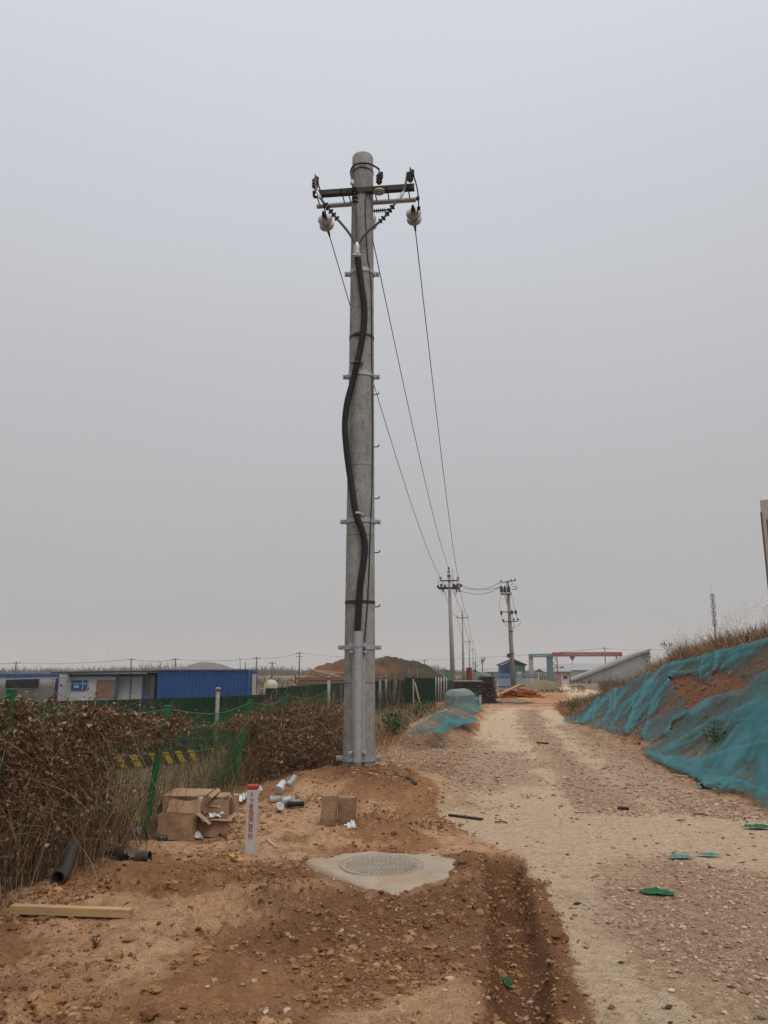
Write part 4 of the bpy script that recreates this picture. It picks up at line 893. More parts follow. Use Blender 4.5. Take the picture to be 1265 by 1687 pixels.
# marker post with painted letters
mp0 = gpt(413, 1405); mk = thing('marker_post', 'white cable warning post with a red top and red writing', 'marker post', mp0)
MB().box(mp0+Vector((0, 0, .225)), (.098, .075, .65), -.06, .006).build('post_body', M['marker'], mk)
MB().box(mp0+Vector((0, 0, .572)), (.1, .077, .042), -.06, .008).build('red_cap', M['redtext'], mk)
def rumple(o, amt=.03):
    bm = bmesh.new(); bm.from_mesh(o.data); bmesh.ops.subdivide_edges(bm, edges=bm.edges[:], cuts=3, use_grid_fill=True)
    for v in bm.verts:
        q = np.array([[v.co.x*4+v.co.z*2+o.data.vertices[0].co.x*9, v.co.y*4-v.co.z*3]]); v.co += Vector([float(fbm(q[:, 0]+3*i, q[:, 1]+7*i, 3, 60+i)[0])*amt*2 for i in range(3)])
    bm.to_mesh(o.data); bm.free()
def glyph(ch, size, M4, mat, name, parent):
    c_ = bpy.data.curves.new('t', 'FONT'); c_.body = ch; c_.size = size; c_.align_x = 'CENTER'; c_.extrude = .0012; c_.offset = 0
    o_ = bpy.data.objects.new('t', c_); COL.objects.link(o_); bpy.context.view_layer.update()
    me = bpy.data.meshes.new_from_object(o_.evaluated_get(bpy.context.evaluated_depsgraph_get())); bpy.data.objects.remove(o_)
    me.transform(M4); me.materials.clear(); me.materials.append(mat); me.name = name
    o = bpy.data.objects.new(name, me); COL.objects.link(o); o.parent = parent; return o
RZ = Matrix.Rotation(-.06, 4, 'Z'); RX = Matrix.Rotation(PI/2, 4, 'X')
for i, ch in enumerate('下有电缆严禁开挖'):
    glyph(ch, .050, RZ @ Matrix.Translation((.0, -.0385, .432-.0435*i)) @ RX, M['redtext'], 'letter', mk)
bolt = [(.006, .045), (-.012, .018), (-.001, .02), (-.008, 0), (.013, .026), (.002, .025), (.012, .045)]
MB().prism(bolt, 0, .0015, (RZ @ RX).to_3x3(), mp0+(RZ @ Vector((0, -.0385, .487)))).build('lightning_mark', M['redtext'], mk)
# manhole with cement collar
mc = Vector((-.02, 6.85, 0)); mz = gz(-.02, 6.85)
mh = thing('manhole', 'grey manhole with ridged round cover set in a rough pale cement collar', 'manhole', (mc.x, mc.y, mz))
pl = [(-.66, .33), (-.36, .60), (.1, .66), (.5, .58), (.68, .22), (.60, -.12), (.38, -.42), (.12, -.68), (-.10, -.55), (-.34, -.22), (-.56, .05)]
sm = []
for i in range(len(pl)):
    p0, p1 = Vector(pl[i]).to_3d(), Vector(pl[(i+1) % len(pl)]).to_3d()
    for t in range(8): sm.append(p0.lerp(p1, t/8))
b_ = MB(); n = len(sm); vs = []; rings = [(1.06, -.08), (1.0, .0), (.96, .018), (.86, .027), (.75, .03), (.56, .034)]
for s_, h_ in rings:
    for i, p in enumerate(sm):
        a = math.atan2(p.y-.1, p.x); r0 = math.hypot(p.x, p.y-.1); rr = r0*s_ if s_ > .6 else .345
        rr *= 1+(.018*math.sin(i*.47)+.012*math.sin(i*.9))*(s_ > .9)
        x = math.cos(a)*rr; y = .1+math.sin(a)*rr; vs.append((mc.x+x, mc.y+y, mz+h_+.012*math.sin(x*9+y*5)*(s_ > .6)+.004*math.sin(i*1.1)*(s_ > .8)))
fs = [(r*n+i, r*n+(i+1) % n, (r+1)*n+(i+1) % n, (r+1)*n+i) for r in range(len(rings)-1) for i in range(n)]
b_.add(vs, fs, True).build('cement_collar', M['ashconc'], mh)
cz = mz+.032; cc = Vector((mc.x-.0, mc.y+.1, 0))
b_ = MB().lathe([(.343, cz-.05), (.345, cz+.004), (.335, cz+.008), (.325, cz+.002), (.0, cz+.002)], 56, cc)
for i in range(-7, 8):
    for j in range(-7, 8):
        x, y = i*.04, j*.04
        if math.hypot(x, y) < .30 and not (abs(i) < 2 and abs(j) < 1): b_.box((cc.x+x, cc.y+y, cz+.004), (.026, .026, .008))
b_.box((cc.x, cc.y, cz+.006), (.13, .035, .012), 0, .006)
for s in (-1, 1): b_.box((cc.x+s*.26, cc.y-.02, cz+.006), (.05, .03, .014), 0, .004)
b_.build('cover', M['lid'], mh)
MB().lathe([(.343, cz+.0), (.345, cz+.008), (.357, cz+.009), (.360, cz+.0)], 56, cc, caps=False).build('cover_frame', M['lid'], mh)
# two mud caked blocks
for (x, y, h_, w_, rz, lab) in ((543, 1362, .31, .17, .1, 'taller of two mud caked stub blocks standing below the pole mound'), (575, 1358, .29, .19, -.15, 'shorter mud caked stub block on the right of the pair below the pole mound')):
    p = gpt(x, y); n0 = 9; vs = []; 
    bm = bmesh.new(); bmesh.ops.create_cube(bm, size=1); bmesh.ops.subdivide_edges(bm, edges=bm.edges[:], cuts=6, use_grid_fill=True)
    for v in bm.verts:
        q = v.co; v.co = Vector((q.x*w_*(1-.12*(q.z+.5)), q.y*.15, (q.z+.5)*(h_+.1)-.1))
        nn = fbm(np.array([q.x*3+x]), np.array([q.z*4+q.y*5]), 3, 77)[0]; v.co += Vector((nn*.11, nn*.08, nn*.16*(q.z > .3)))
    me = bpy.data.meshes.new('block'); bmesh.ops.rotate(bm, verts=bm.verts, cent=(0, 0, 0), matrix=Matrix.Rotation(rz, 3, 'Z')); bm.to_mesh(me); bm.free(); me.materials.append(M['muddy'])
    o = bpy.data.objects.new('stub_block', me); COL.objects.link(o); o.location = p; tag(o, lab, 'block')
# timber plank
p0, p1 = gpt(18, 1512), gpt(216, 1516); p0.z += .03; p1.z += .03
tag(MB().beam(p0, p1, .062, .05).build('timber_batten', M['wood'], None), 'pale sawn timber batten lying on the bare earth in front of the vines', 'timber')
# black pipes
def pipe(pts, r, lab, mat='pipe'):
    ps = crv(pts, 8); b = MB().tube(ps, r, 18, False); b.tube(ps, r*.88, 18, False)
    n = 18
    for e in (0, len(ps)-1):
        a = e*n; c2 = len(ps)*n+e*n; b.f += [(a+i, a+(i+1) % n, c2+(i+1) % n, c2+i) for i in range(n)]; b.sm += [False]*n
    return tag(b.build('plastic_pipe', M[mat], None), lab, 'pipe')
pipe([gpt(93, 1470, .05), A(106, 1436, 6.4), A(121, 1386, 6.72)], .052, 'black plastic pipe leaning from the earth into the dead vines')
pipe([gpt(153, 1416, .045), gpt(180, 1413, .05), gpt(207, 1417, .045)], .047, 'short black plastic pipe lying level beside the dirty sacking')
pipe([gpt(224, 1420, .03), gpt(246, 1421, .04)], .045, 'stub of black pipe poking out right of the dirty sacking')
def rag(name, px, py, w_, d_, h_, seed, mat, lab, cat, rz=0, nn=34):
    p = gpt(px, py); u_ = np.linspace(-1, 1, nn); U, Vv = np.meshgrid(u_, u_)
    edge_ = 1+.35*fbm(U*1.5+seed, Vv*1.5, 3, seed); x = U*w_/2*edge_; y = Vv*d_/2*edge_
    X = p.x+x*math.cos(rz)-y*math.sin(rz); Y = p.y+x*math.sin(rz)+y*math.cos(rz)
    rd = np.maximum(np.abs(U), np.abs(Vv)); f_ = fbm(U*2.2, Vv*2.2, 3, seed+3)
    Z = ground_z(X, Y)+.012+h_*np.clip(1-rd**2, 0, 1)*(.6+1.2*np.abs(f_)*2)+h_*1.1*np.abs(fbm(U*4.5, Vv*4.5, 3, seed+4))*2*np.clip(1.1-rd, 0, 1)
    idx = np.arange(nn*nn).reshape(nn, nn); F = np.stack([idx[:-1, :-1], idx[:-1, 1:], idx[1:, 1:], idx[1:, :-1]], -1)
    F = F[(np.hypot(U, Vv)+.45*fbm(U*2.6, Vv*2.6, 4, seed+9)+.25*fbm(U*9, Vv*9, 2, seed+8) < .9)[:-1, :-1]]
    return tag(np_mesh(name, np.stack([X, Y, Z], -1).reshape(-1, 3), F, mat, smooth=True), lab, cat)
rag('sacking', 222, 1415, .30, .26, .07, 31, M['cloth'], 'dirty brown sacking crumpled over the middle of the short black pipe', 'sacking')
rag('netting_scrap', 1082, 1475, .30, .10, .022, 41, M['greennet'], 'bright green netting scrap lying on the gravel patch', 'netting scrap', -.25)
rag('netting_scrap', 1248, 1369, .34, .12, .03, 43, M['greennet'], 'dark green netting bundle at the right frame edge below the bank', 'netting scrap')
rag('netting_scrap', 835, 1583, .07, .05, .03, 45, M['greennet'], 'tiny green netting shred in the dark wheel rut', 'netting scrap')
rag('netting_scrap', 1120, 1415, .26, .1, .02, 47, M['tealrag'], 'dusty teal net shred beside a dark lump on the right of the road', 'netting scrap')
rag('netting_scrap', 1168, 1412, .24, .08, .02, 48, M['tealrag'], 'flat teal net shred right of the dark lump on the road', 'netting scrap')
rag('paper_scrap', 578, 1367, .15, .1, .04, 51, M['white'], 'pale crumpled paper scrap below the two mud caked blocks', 'paper')
rag('plastic_scrap', 1167, 1298, .42, .25, .09, 53, M['tealrag'], 'teal and grey rag lump at the foot of the near net', 'rag')
def stick(a, b, r, lab, mat='oldwood', flat=None):
    p, q = gpt(*a, r), gpt(*b, r); m = MB()
    if flat: m.beam(p, q, flat, r*1.6)
    else: m.tube(crv([p, p.lerp(q, .5)+Vector((random.uniform(-.02, .02), random.uniform(-.02, .02), .01)), q], 5), [r]*10+[r*.6], 7)
    return tag(m.build('stick', M[mat], None), lab, 'stick')
stick((740, 1345), (794, 1353), .013, 'long dark lath lying across the grey hard patch', 'form', .045)
stick((670, 1313), (685, 1317), .015, 'short black lath at the right foot of the pole mound', 'form', .05)
stick((886, 1225), (902, 1227), .02, 'dark flat piece of wood lying mid road', 'form', .09)
stick((1018, 1334), (1036, 1336), .018, 'short dark stick on the right wheel track', 'form', .06)
stick((1138, 1343), (1166, 1346), .012, 'brown twig on the road near the foot of the nearest net', 'oldwood')
stick((815, 1357), (836, 1358), .010, 'thin dark twig right of the long lath', 'oldwood')
stick((300, 1367), (405, 1362), .010, 'bent dark branch running from the boxes to the marker post', 'oldwood')
stick((345, 1376), (404, 1352), .012, 'second thicker branch behind the marker post', 'oldwood')
stick((355, 1375), (375, 1386), .008, 'short black curved twig in front of the small boxes', 'form')
stick((440, 1392), (455, 1402), .010, 'small pale chip of wood right of the marker post', 'palewood', .03)
stick((380, 1410), (397, 1419), .010, 'curled yellow scrap left of the marker post', 'leafscrap', .06)
stick((1112, 1283), (1135, 1285), .02, 'pale lath lying along the hem of the near net', 'palewood', .05)
# cardboard boxes
def carton(px, py, w_, d_, h_, rz, lab, flaps, lift=0, tilt=0, closed=False):
    p = gpt(px, py); p.z += lift; t = thing('cardboard_box', lab, 'box', p, 'discarded cardboard boxes'); t.rotation_euler = (0, 0, 0)
    Mx = Matrix.Rotation(rz, 3, 'Z') @ Matrix.Rotation(tilt, 3, 'X'); m = MB(); th = .005
    def L(x, y, z): return p+Mx @ Vector((x, y, z))
    for (cx, cy, sx, sy) in ((0, -d_/2, w_, th), (0, d_/2, w_, th), (-w_/2, 0, th, d_-th*2.2), (w_/2, 0, th, d_-th*2.2)): m.box(L(cx, cy, h_/2), (sx, sy, h_), Mx)
    m.box(L(0, 0, .006), (w_-.012, d_-.012, th), Mx); rumple(m.build('carton_body', M['cardboard'], t))
    for (sd, ang) in flaps:
        f = MB(); fl = (d_ if sd in 'fb' else w_)*.48; ww = w_ if sd in 'fb' else d_
        ax = {'f': (0, -1), 'b': (0, 1), 'l': (-1, 0), 'r': (1, 0)}[sd]; a = R(ang)
        c0 = Vector((ax[0]*w_/2, ax[1]*d_/2, h_+.003)); out = Vector((ax[0]*math.cos(a), ax[1]*math.cos(a), math.sin(a))); sv = Vector((-ax[1], ax[0], 0))
        nv = out.cross(sv).normalized()*th*.8; q = [c0+sv*ww/2, c0-sv*ww/2, c0-sv*ww*.48+out*fl, c0+sv*ww*.48+out*fl]
        vs = [p+Mx @ (v+nv*k_) for k_ in (-.5, .5) for v in q]; f.add(vs, [(0, 1, 2, 3), (7, 6, 5, 4), (0, 4, 5, 1), (1, 5, 6, 2), (2, 6, 7, 3), (3, 7, 4, 0)]); rumple(f.build('flap', M['cardboard'], t), .045)
    return t, L, Mx
t, L, Mx = carton(294, 1382, .36, .26, .22, -.06, 'open cardboard box at the front of the heap with a white label', [('b', 60), ('r', -35)])
MB().box(L(.05, -.135, .10), (.075, .004, .05), Mx).build('paper_label', M['white'], t)
t, L, Mx = carton(309, 1366, .44, .30, .17, -.12, 'big cardboard box upside down on top of the heap', [('f', -78), ('l', -65)], .19, .10)
MB().box(L(0, 0, .176), (.45, .31, .012), Mx).box(L(.24, .02, .13), (.05, .3, .12), Mx @ Matrix.Rotation(.7, 3, 'Y')).build('carton_top', M['cardboard'], t)
t, L, Mx = carton(352, 1363, .34, .30, .25, .18, 'tall open cardboard box on the right of the heap with a dark inside', [('b', 12), ('r', -70)], .02)
MB().box(L(.03, -.155, .17), (.05, .004, .08), Mx).build('paper_label', M['white'], t)
t, L, Mx = carton(374, 1352, .22, .2, .22, -.1, 'narrow cardboard box at the right end of the heap beside silver wrapping', [('l', -60)], .02)
t, L, Mx = carton(336, 1378, .11, .12, .13, .35, 'smallest cardboard box standing on the earth in front of the heap', [('f', 4), ('b', 4)])
t, L, Mx = carton(358, 1376, .2, .15, .15, .42, 'small cardboard box with white paper on it, low on the right of the heap', [('f', 3), ('b', 3), ('r', 30)])
t, L, Mx = carton(330, 1364, .46, .1, .30, .3, 'collapsed cardboard sheet box leaning between the other boxes', [('f', -50)], .0, .35)
# corrugated sleeve, wrapping, pipe joints
ps = crv([gpt(289, 1384, .055), gpt(305, 1378, .06), gpt(316, 1366, .09)], 20)
tag(MB().tube(ps, [.05+.006*math.cos(i*1.35) for i in range(len(ps))], 16).build('corrugated_hose', M['greycable'], None), 'grey ribbed hose end lying in front of the cardboard heap', 'hose')
pipe([gpt(258, 1386, .03), gpt(270, 1386, .035), gpt(284, 1384, .04)], .035, 'flattened black tube left of the ribbed hose by the boxes')
rag('white_wrapping', 272, 1380, .2, .14, .05, 61, M['white'], 'white wrapping film lying beside the ribbed hose', 'wrapping')
rag('white_wrapping', 325, 1384, .12, .09, .05, 62, M['white'], 'small white foam lump in front of the smallest box', 'wrapping')
rag('white_wrapping', 232, 1378, .16, .12, .06, 63, M['white'], 'white plastic scrap at the foot of the leaning green post', 'wrapping')
p = gpt(322, 1374); ps = [p+Vector((-.06, -.04, .04)), p+Vector((0, -.05, .1)), p+Vector((.06, -.04, .2)), p+Vector((.10, -.03, .29))]
V_, F_ = strips(np.array([list(ps[0])]), np.array([list(ps[3]-ps[0])]), .36, .06, 10, 0, .12, .8)
so_ = np_mesh('white_wrapping', V_, F_, M['white']); tag(so_, 'twisted white wrapping strip hanging down the front of the heap', 'wrapping')
md = so_.modifiers.new('thick', 'SOLIDIFY'); md.thickness = .004
p = gpt(360, 1372, .17); V_, F_ = strips(np.array([[p.x-.09, p.y-.06, p.z]]), np.array([[1., .1, .35]]), .25, .06, 10, 0, .25, .8)
so_ = np_mesh('white_wrapping', V_, F_, M['white']); tag(so_, 'curled white paper strip lying on the small right box', 'wrapping'); so_.modifiers.new('thick', 'SOLIDIFY').thickness = .004
rag('silver_wrapping', 396, 1327, .34, .22, .09, 66, M['foil'], 'silver foil wrapping between the boxes and the marker post', 'wrapping')
rag('silver_wrapping', 425, 1318, .16, .12, .07, 67, M['foil'], 'small silver wrapping scrap just right of the marker post', 'wrapping')
jt = thing('pipe_joints', 'small heap of grey and white plastic pipe joints on the earth behind the marker post', 'pipe joints', gpt(462, 1335))
for i, (x, y, dz, d, r, ln, m) in enumerate(((444, 1326, .04, (1, .3, .1), .04, .12, 'porcelain'), (458, 1322, .07, (.3, 1, .5), .05, .16, 'white'), (466, 1330, .06, (1, -.5, .3), .05, .15, 'porcelain'), (460, 1338, .05, (.2, -1, .2), .045, .2, 'white'), (473, 1334, .05, (1, .2, 0), .03, .2, 'rubber'), (474, 1320, .08, (.6, .5, .8), .035, .15, 'porcelain'))):
    q = gpt(x, y, dz); d = Vector(d).normalized()
    MB().tube([q, q+d*ln*.3, q+d*ln*.32, q+d*ln], [r*1.15, r*1.15, r, r*.95], 12).build('joint', M[m], jt)
# larger individual clods and stones
CLL = [(337, 1585, .07, 'largest pale clod in the lower left foreground'), (292, 1598, .045, 'small clod left of the largest clod'), (215, 1563, .06, 'flat topped clod beside the green shred'), (330, 1606, .05, 'brown clod just below the largest clod'), (250, 1640, .06, 'clod near the lower left edge of the picture'), (80, 1655, .09, 'big dark clod at the bottom left corner'), (189, 1492, .035, 'round dark clod right behind the timber batten'), (627, 1650, .05, 'pale clod at the bottom centre'), (618, 1640, .035, 'smaller of two pale clods at the bottom centre'), (560, 1648, .03, 'small clod left of the pale pair at the bottom'), (858, 1668, .06, 'pale stone at the lower end of the rut'), (880, 1660, .05, 'rounded stone on the right lip of the rut'), (1039, 1414, .035, 'white stone at the top of the gravel patch'), (1010, 1396, .03, 'dark small stone on the pale track'), (932, 1446, .035, 'grey flat stone on the pale track left of the gravel'), (1163, 1471, .04, 'brown stone amid the gravel at right'), (725, 1420, .05, 'dry clod at the right corner of the manhole collar'), (495, 1655, .045, 'brown clod at the bottom between two straws'), (755, 1595, .05, 'dark clod left of the rut'), (165, 1425, .05, 'clod beneath the level black pipe'), (1128, 1415, .04, 'dark lump at the end of the dusty teal shred')]
bv, bf = ico(3)
M['stone'] = weathered('pale_stone', (.34, .27, .21, 1), (.25, .19, .145, 1), .95, 0, 20, 90, .4, .1); M['clod1'] = weathered('lumpy_dry_earth', (.34, .19, .095, 1), (.23, .12, .057, 1), .98, 0, 12, 90, .6, .05, None, 0, None, .008)
for i, (x, y, r, lab) in enumerate(CLL):
    p = gpt(x, y); q = bv*(1+.95*fbm(bv[:, 0]*1.6+i*7.3, bv[:, 1]*1.6+bv[:, 2]*1.9, 4, 800+i))[:, None]*(1+.6*fbm(bv[:, 0]*5+i, bv[:, 2]*5+bv[:, 1]*4, 3, 900)[:, None])
    r *= .72; q = q*np.array([1.15, .9, .62])*r; st = 'stone' in lab
    o = np_mesh('stone' if st else 'earth_clod', q+np.array([p.x, p.y, p.z+r*.05]), bf, M['stone' if st else 'clod1'], smooth=False)
    tag(o, lab, 'stone' if st else 'clod')
# green weeds
def weed(px, py, r, n, lab, name='green_shrub', col=None, zoff=0):
    if isinstance(px, Vector): p = px
    else: p = gpt(px, py)
    t = thing(name, lab, 'shrub', p); pts = rng.normal(size=(n, 3))*np.array([.5, .5, .42])*r+np.array([0, 0, r*.85]); pts[:, 2] = np.abs(pts[:, 2])
    np_mesh('foliage', *[a if i else a+np.array(p) for i, a in enumerate(leaves(pts, r*(.10+.16*rng.random(n)), -.4))], col or M['weed'], t)
    d = rng.normal(size=(14, 3))*.5; d[:, 2] = 1; np_mesh('stem', *strips(np.repeat(np.array([[0, 0, 0.]]), 14, 0)+np.array(p), d, r*1.5, .012, 5, 0, .12, .4), M['vinestem'], t)
M['weed'] = island('dull_green_leaf', [(0, (.01, .04, .012, 1)), (.6, (.022, .085, .022, 1)), (1, (.07, .14, .04, 1))], .7, .3, .2)
def wp(px, py, Y): 
    q = A(px, py, Y); q.z = gz(q.x, q.y); return q
weed(wp(650, 1212, 18.5), 0, .32, 420, 'small green shrub right of the pole in dry grass')
weed(wp(689, 1195, 22.5), 0, .38, 420, 'green shrub at the upper left edge of the crumpled net heap')
weed(wp(942, 1166, 30), 0, .30, 220, 'bright green weed at the far tip of the bank')
q = A(1183, 1262, 13.2); q.z = gz(q.x, q.y); weed(q, 0, .2, 260, 'green weed growing through the near net on the bank')
weed(gpt(157, 1565), 0, .045, 40, 'tiny green seedling behind the timber batten in the soil', 'green_weed')
# ------------------------------------------------------------------ hoarding behind the wire fence
def wallseg(p, q, z0, z1, th, mb=None): 
    mb = mb or MB(); p = Vector(p); q = Vector(q); d = (q-p); L = d.length; a = math.atan2(d.y, d.x)
    return mb.box(((p.x+q.x)/2, (p.y+q.y)/2, (z0+z1)/2), (L, th, z1-z0), a)
def gx(px, Y): return A(px, 1140, Y).x
def zy(px, py, Y): return A(px, py, Y).z
def post(parent, x, y, z0, z1, r=.055, cap=True, m='farconc'):
    o = MB().tube([(x, y, z0), (x, y, z1)], r, 8).build('hoarding_post', M[m], parent)
    if cap: MB().lathe([(r*1.5, -.02), (r*1.6, .03), (r*.9, .07)], 10, (x, y, z1)).build('post_cap', M['pink'], o)
H1 = thing('site_hoarding', 'long dark green hoarding with a yellow and black striped foot behind the mesh fence', 'hoarding', (gx(300, 24), 24, -1.1))
ptsH = [(gx(-40, 20.5), 20.5), (gx(120, 21.5), 21.5), (gx(250, 23), 23), (gx(350, 24.5), 24.5), (gx(442, 27), 27)]
for p, q in zip(ptsH[:-1], ptsH[1:]):
    m_ = MB(); n = 7
    for i in range(n):
        a_ = Vector(p).lerp(Vector(q), i/n); b_ = Vector(p).lerp(Vector(q), (i+1)/n-.01)
        wallseg(a_, b_, -.72, .80, .03+.012*(i % 2), m_)
    m_.build('hoarding_panel', M['hoard'], H1)
    s1 = MB(); s2 = MB(); L = math.hypot(q[0]-p[0], q[1]-p[1]); d = Vector((q[0]-p[0], q[1]-p[1], 0)).normalized(); nrm = Vector((d.y, -d.x, 0))
    wallseg(Vector(p), Vector(q), -1.08, -.715, .05, s1)
    u = 0
    while u < L-.5:
        c0 = Vector((p[0], p[1], 0))+d*u+nrm*.028
        q_ = [c0+Vector((0, 0, -.72))+d*.0, c0+Vector((0, 0, -.72))+d*.20, c0+Vector((0, 0, -1.06))+d*.42, c0+Vector((0, 0, -1.06))+d*.22]
        s2.add(q_+[v+nrm*.004 for v in q_], [(0, 1, 2, 3), (4, 7, 6, 5), (0, 4, 5, 1), (1, 5, 6, 2), (2, 6, 7, 3), (3, 7, 4, 0)]); u += .42
    f_ = s1.build('striped_foot', M['black'], H1); s2.build('yellow_stripes', M['yellow'], f_)
for px in (360,): post(H1, gx(px, 23.2 if px < 300 else 24.4), (22.9 if px < 300 else 24.3), -1, zy(px, 1136, 24.3), .06, True, 'concrete')
H2 = thing('site_hoarding', 'dark green hoarding veiled by pale dead stems, behind and right of the pole', 'hoarding', (gx(600, 31), 31, -.8))
p2 = [(gx(438, 27.5), 27.5), (gx(540, 30), 30), (gx(620, 32.5), 32.5), (gx(688, 35), 35)]
tz = [zy(438, 1134, 27.5), zy(540, 1126, 30), zy(620, 1122, 32.5), zy(688, 1118, 35)]
for i in range(3):
    m_ = MB(); n = 6
    for j in range(n):
        a_ = Vector(p2[i]).lerp(Vector(p2[i+1]), j/n); b_ = Vector(p2[i]).lerp(Vector(p2[i+1]), (j+1)/n-.015)
        wallseg(a_, b_, -1.0, tz[i]+(tz[i+1]-tz[i])*j/n, .03+.012*(j % 2), m_)
    m_.build('hoarding_panel', M['hoard'], H2)
for px, py, Y in ((483, 1130, 28.6), (541, 1117, 29.8), (625, 1117, 32.4), (636, 1116, 32.8), (652, 1118, 33.5), (664, 1121, 34)): post(H2, gx(px, Y), Y+.1, -1, zy(px, py, Y), .045 if px > 600 else .06, True, 'farconc' if px > 600 else 'concrete')
n = 1500; t = rng.random(n); i = np.minimum((t*3).astype(int), 2); f = t*3-i; pa = np.array(p2)
X = pa[i, 0]*(1-f)+pa[i+1, 0]*f+.05; Y = pa[i, 1]*(1-f)+pa[i+1, 1]*f-.12-.3*rng.random(n); kp = X > gx(545, 30); X, Y = X[kp], Y[kp]; n = len(X)
d = rng.normal(size=(n, 3))*.06; d[:, 2] = 1; P0 = np.column_stack([X, Y, smooth_z(X, Y)-.05])
big = rng.random(n) < .16
tag(np_mesh('dead_stems', *strips(P0, d, np.where(big, 1.5+.5*rng.random(n), .3+.9*rng.random(n)), np.where(big, .030, .013), 6, 0, .035, .7), island('pale_dead_stem', [(0, (.07, .06, .04, 1)), (.7, (.15, .13, .09, 1)), (1, (.32, .29, .23, 1))], .9)), kind='stuff')
H3 = thing('hoarding_panel', 'wide solid dark green board standing left of the black board stack', 'hoarding', (gx(690, 37), 37, -.3))
wallseg((gx(668, 33.5), 33.5), (gx(717, 33), 33), -.3, zy(690, 1117, 33), .06).build('board', M['hoard'], H3)
wallseg((gx(666, 39), 39), (gx(684, 39), 39), -.4, zy(675, 1115.5, 39), .06).build('board', M['hoard'], H3)
MB().beam((gx(683, 32.5), 32.4, zy(683, 1124, 32.4)), (gx(697, 32.4), 32.2, -.25), .05, .05).beam((gx(681, 32.6), 32.6, -.3), (gx(681, 32.6), 32.6, zy(683, 1118, 32.6)), .06, .06, (0, 1, 0)).build('prop', M['palewood'], H3)
F4 = thing('post_fence', 'row of thin pale posts with dark mesh between the green board and the stack', 'fence', (gx(726, 40), 40, -.3))
m_ = MB(); wallseg((gx(718, 39), 39), (gx(745, 44), 44), -.35, zy(730, 1122, 41), .02, m_); m_.build('mesh_sheet', M['hoard'], F4)
for px, Y in ((716, 38.7), (721, 39.5), (725, 40.3), (730, 41.2), (734, 42)): MB().tube([(gx(px, Y), Y-.1, -.4), (gx(px, Y)+.05, Y-.1, zy(px, 1116, Y))], .035, 6).build('fence_post', M['farconc'], F4)
gp = thing('green_gate', 'small bright green mesh gate panel left of the second pole', 'gate', (gx(739, 46), 46, -.3))
wallseg((gx(735, 46), 46), (gx(744, 49), 49), -.4, zy(740, 1104, 46), .04).build('gate_leaf', M['green'], gp)
MB().beam((gx(735, 45.9), 45.9, -.4), (gx(735, 45.9), 45.9, zy(735, 1103, 46)), .07, .07, (0, 1, 0)).build('gate_frame', M['green'], gp)
# ------------------------------------------------------------------ container and cabins
def corr(p, q, z0, z1, n, amp, mb):
    p = Vector((*p, 0)); q = Vector((*q, 0)); d = (q-p); nr = Vector((d.y, -d.x, 0)).normalized(); vs = []; fs = []; k_ = n*4
    for i in range(k_+1):
        o = nr*(amp if (i % 4) in (1, 2) else 0)
        for z in (z0, z1): vs.append(p+d*(i/k_)+o+Vector((0, 0, z)))
    for i in range(k_): fs.append((2*i, 2*i+2, 2*i+3, 2*i+1))
    return mb.add(vs, fs)
x0, x1, Y = gx(258, 50), gx(408, 50), 50; zt = zy(330, 1104, 50); z0 = -1.15
bc = thing('shipping_container', 'bright blue corrugated container left of the pole beyond the hoarding', 'container', ((x0+x1)/2, Y+1.2, z0))
m_ = MB(); corr((x0, Y), (x1, Y), z0, zt, 26, .06, m_); corr((x1, Y), (x1+.15, Y+2.4), z0, zt, 10, .06, m_); m_.box(((x0+x1)/2, Y+1.25, (z0+zt)/2), (x1-x0-.1, 2.3, zt-z0-.1)); m_.build('side_panel', M['bluepaint'], bc)
m_ = MB().box(((x0+x1)/2, Y+1.2, zt+.03), (x1-x0+.2, 2.7, .05))
for i in range(28): m_.box((x0+(i+.5)*(x1-x0)/28, Y+1.2, zt+.07), (.11, 2.75, .05))
m_.build('roof', M['roofpale'], bc)
MB().box((x1+.04, Y-.06, (z0+zt)/2), (.14, .14, zt-z0)).build('corner_post', M['bluepaint'], bc); MB().box((x1+.32, Y+.4, (z0+zt)/2-.1), (.25, .05, zt-z0-.3)).build('end_board', M['cream'], bc)
MB().tube([(x1-.2, Y-.1, zt), (x1-.2, Y-.1, zt+.5)], .025, 5).tube([(x1-.5, Y-.1, zt), (x1-.55, Y-.1, zt+.75)], .02, 5).build('roof_stub', M['dark_steel'], bc)
def cabin(pa, pb, Y, top, lab):
    x0, x1 = gx(pa, Y), gx(pb, Y); zt = zy((pa+pb)/2, top, Y); t = thing('site_cabin', lab, 'cabin', ((x0+x1)/2, Y+1.2, -1.15))
    MB().box(((x0+x1)/2, Y+1.2, (zt-1.15)/2), (x1-x0, 2.4, zt+1.15), 0, .02).build('wall', M['whitepaint'], t)
    m_ = MB().box(((x0+x1)/2, Y-.02, zt-.02), (x1-x0+.16, .12, .18)).box((x1, Y-.02, zt/2-.6), (.14, .12, zt+1.0)).box((x0, Y-.02, zt/2-.6), (.16, .12, zt+1.0)); m_.build('frame', M['bluepaint'], t); return t, x0, x1, zt
c1, x0, x1, zt = cabin(97, 192, 50, 1112, 'white site cabin with blue frame and a blue window behind the vines')
w_ = MB().box((gx(130, 50), 49.96, zy(130, 1129, 50)), (1.0, .06, .62)).build('window', M['bluepaint'], c1)
m_ = MB().box((gx(136, 50), 49.92, zy(136, 1128, 50)), (.05, .03, .6)).box((gx(130, 50), 49.92, zy(130, 1126, 50)), (.95, .03, .04))
m_.box((gx(126, 50), 49.92, zy(126, 1131, 50)), (.3, .03, .16)).box((gx(140, 50), 49.92, zy(140, 1126, 50)), (.22, .03, .12)).build('pane_bars', M['paleblue'], w_)
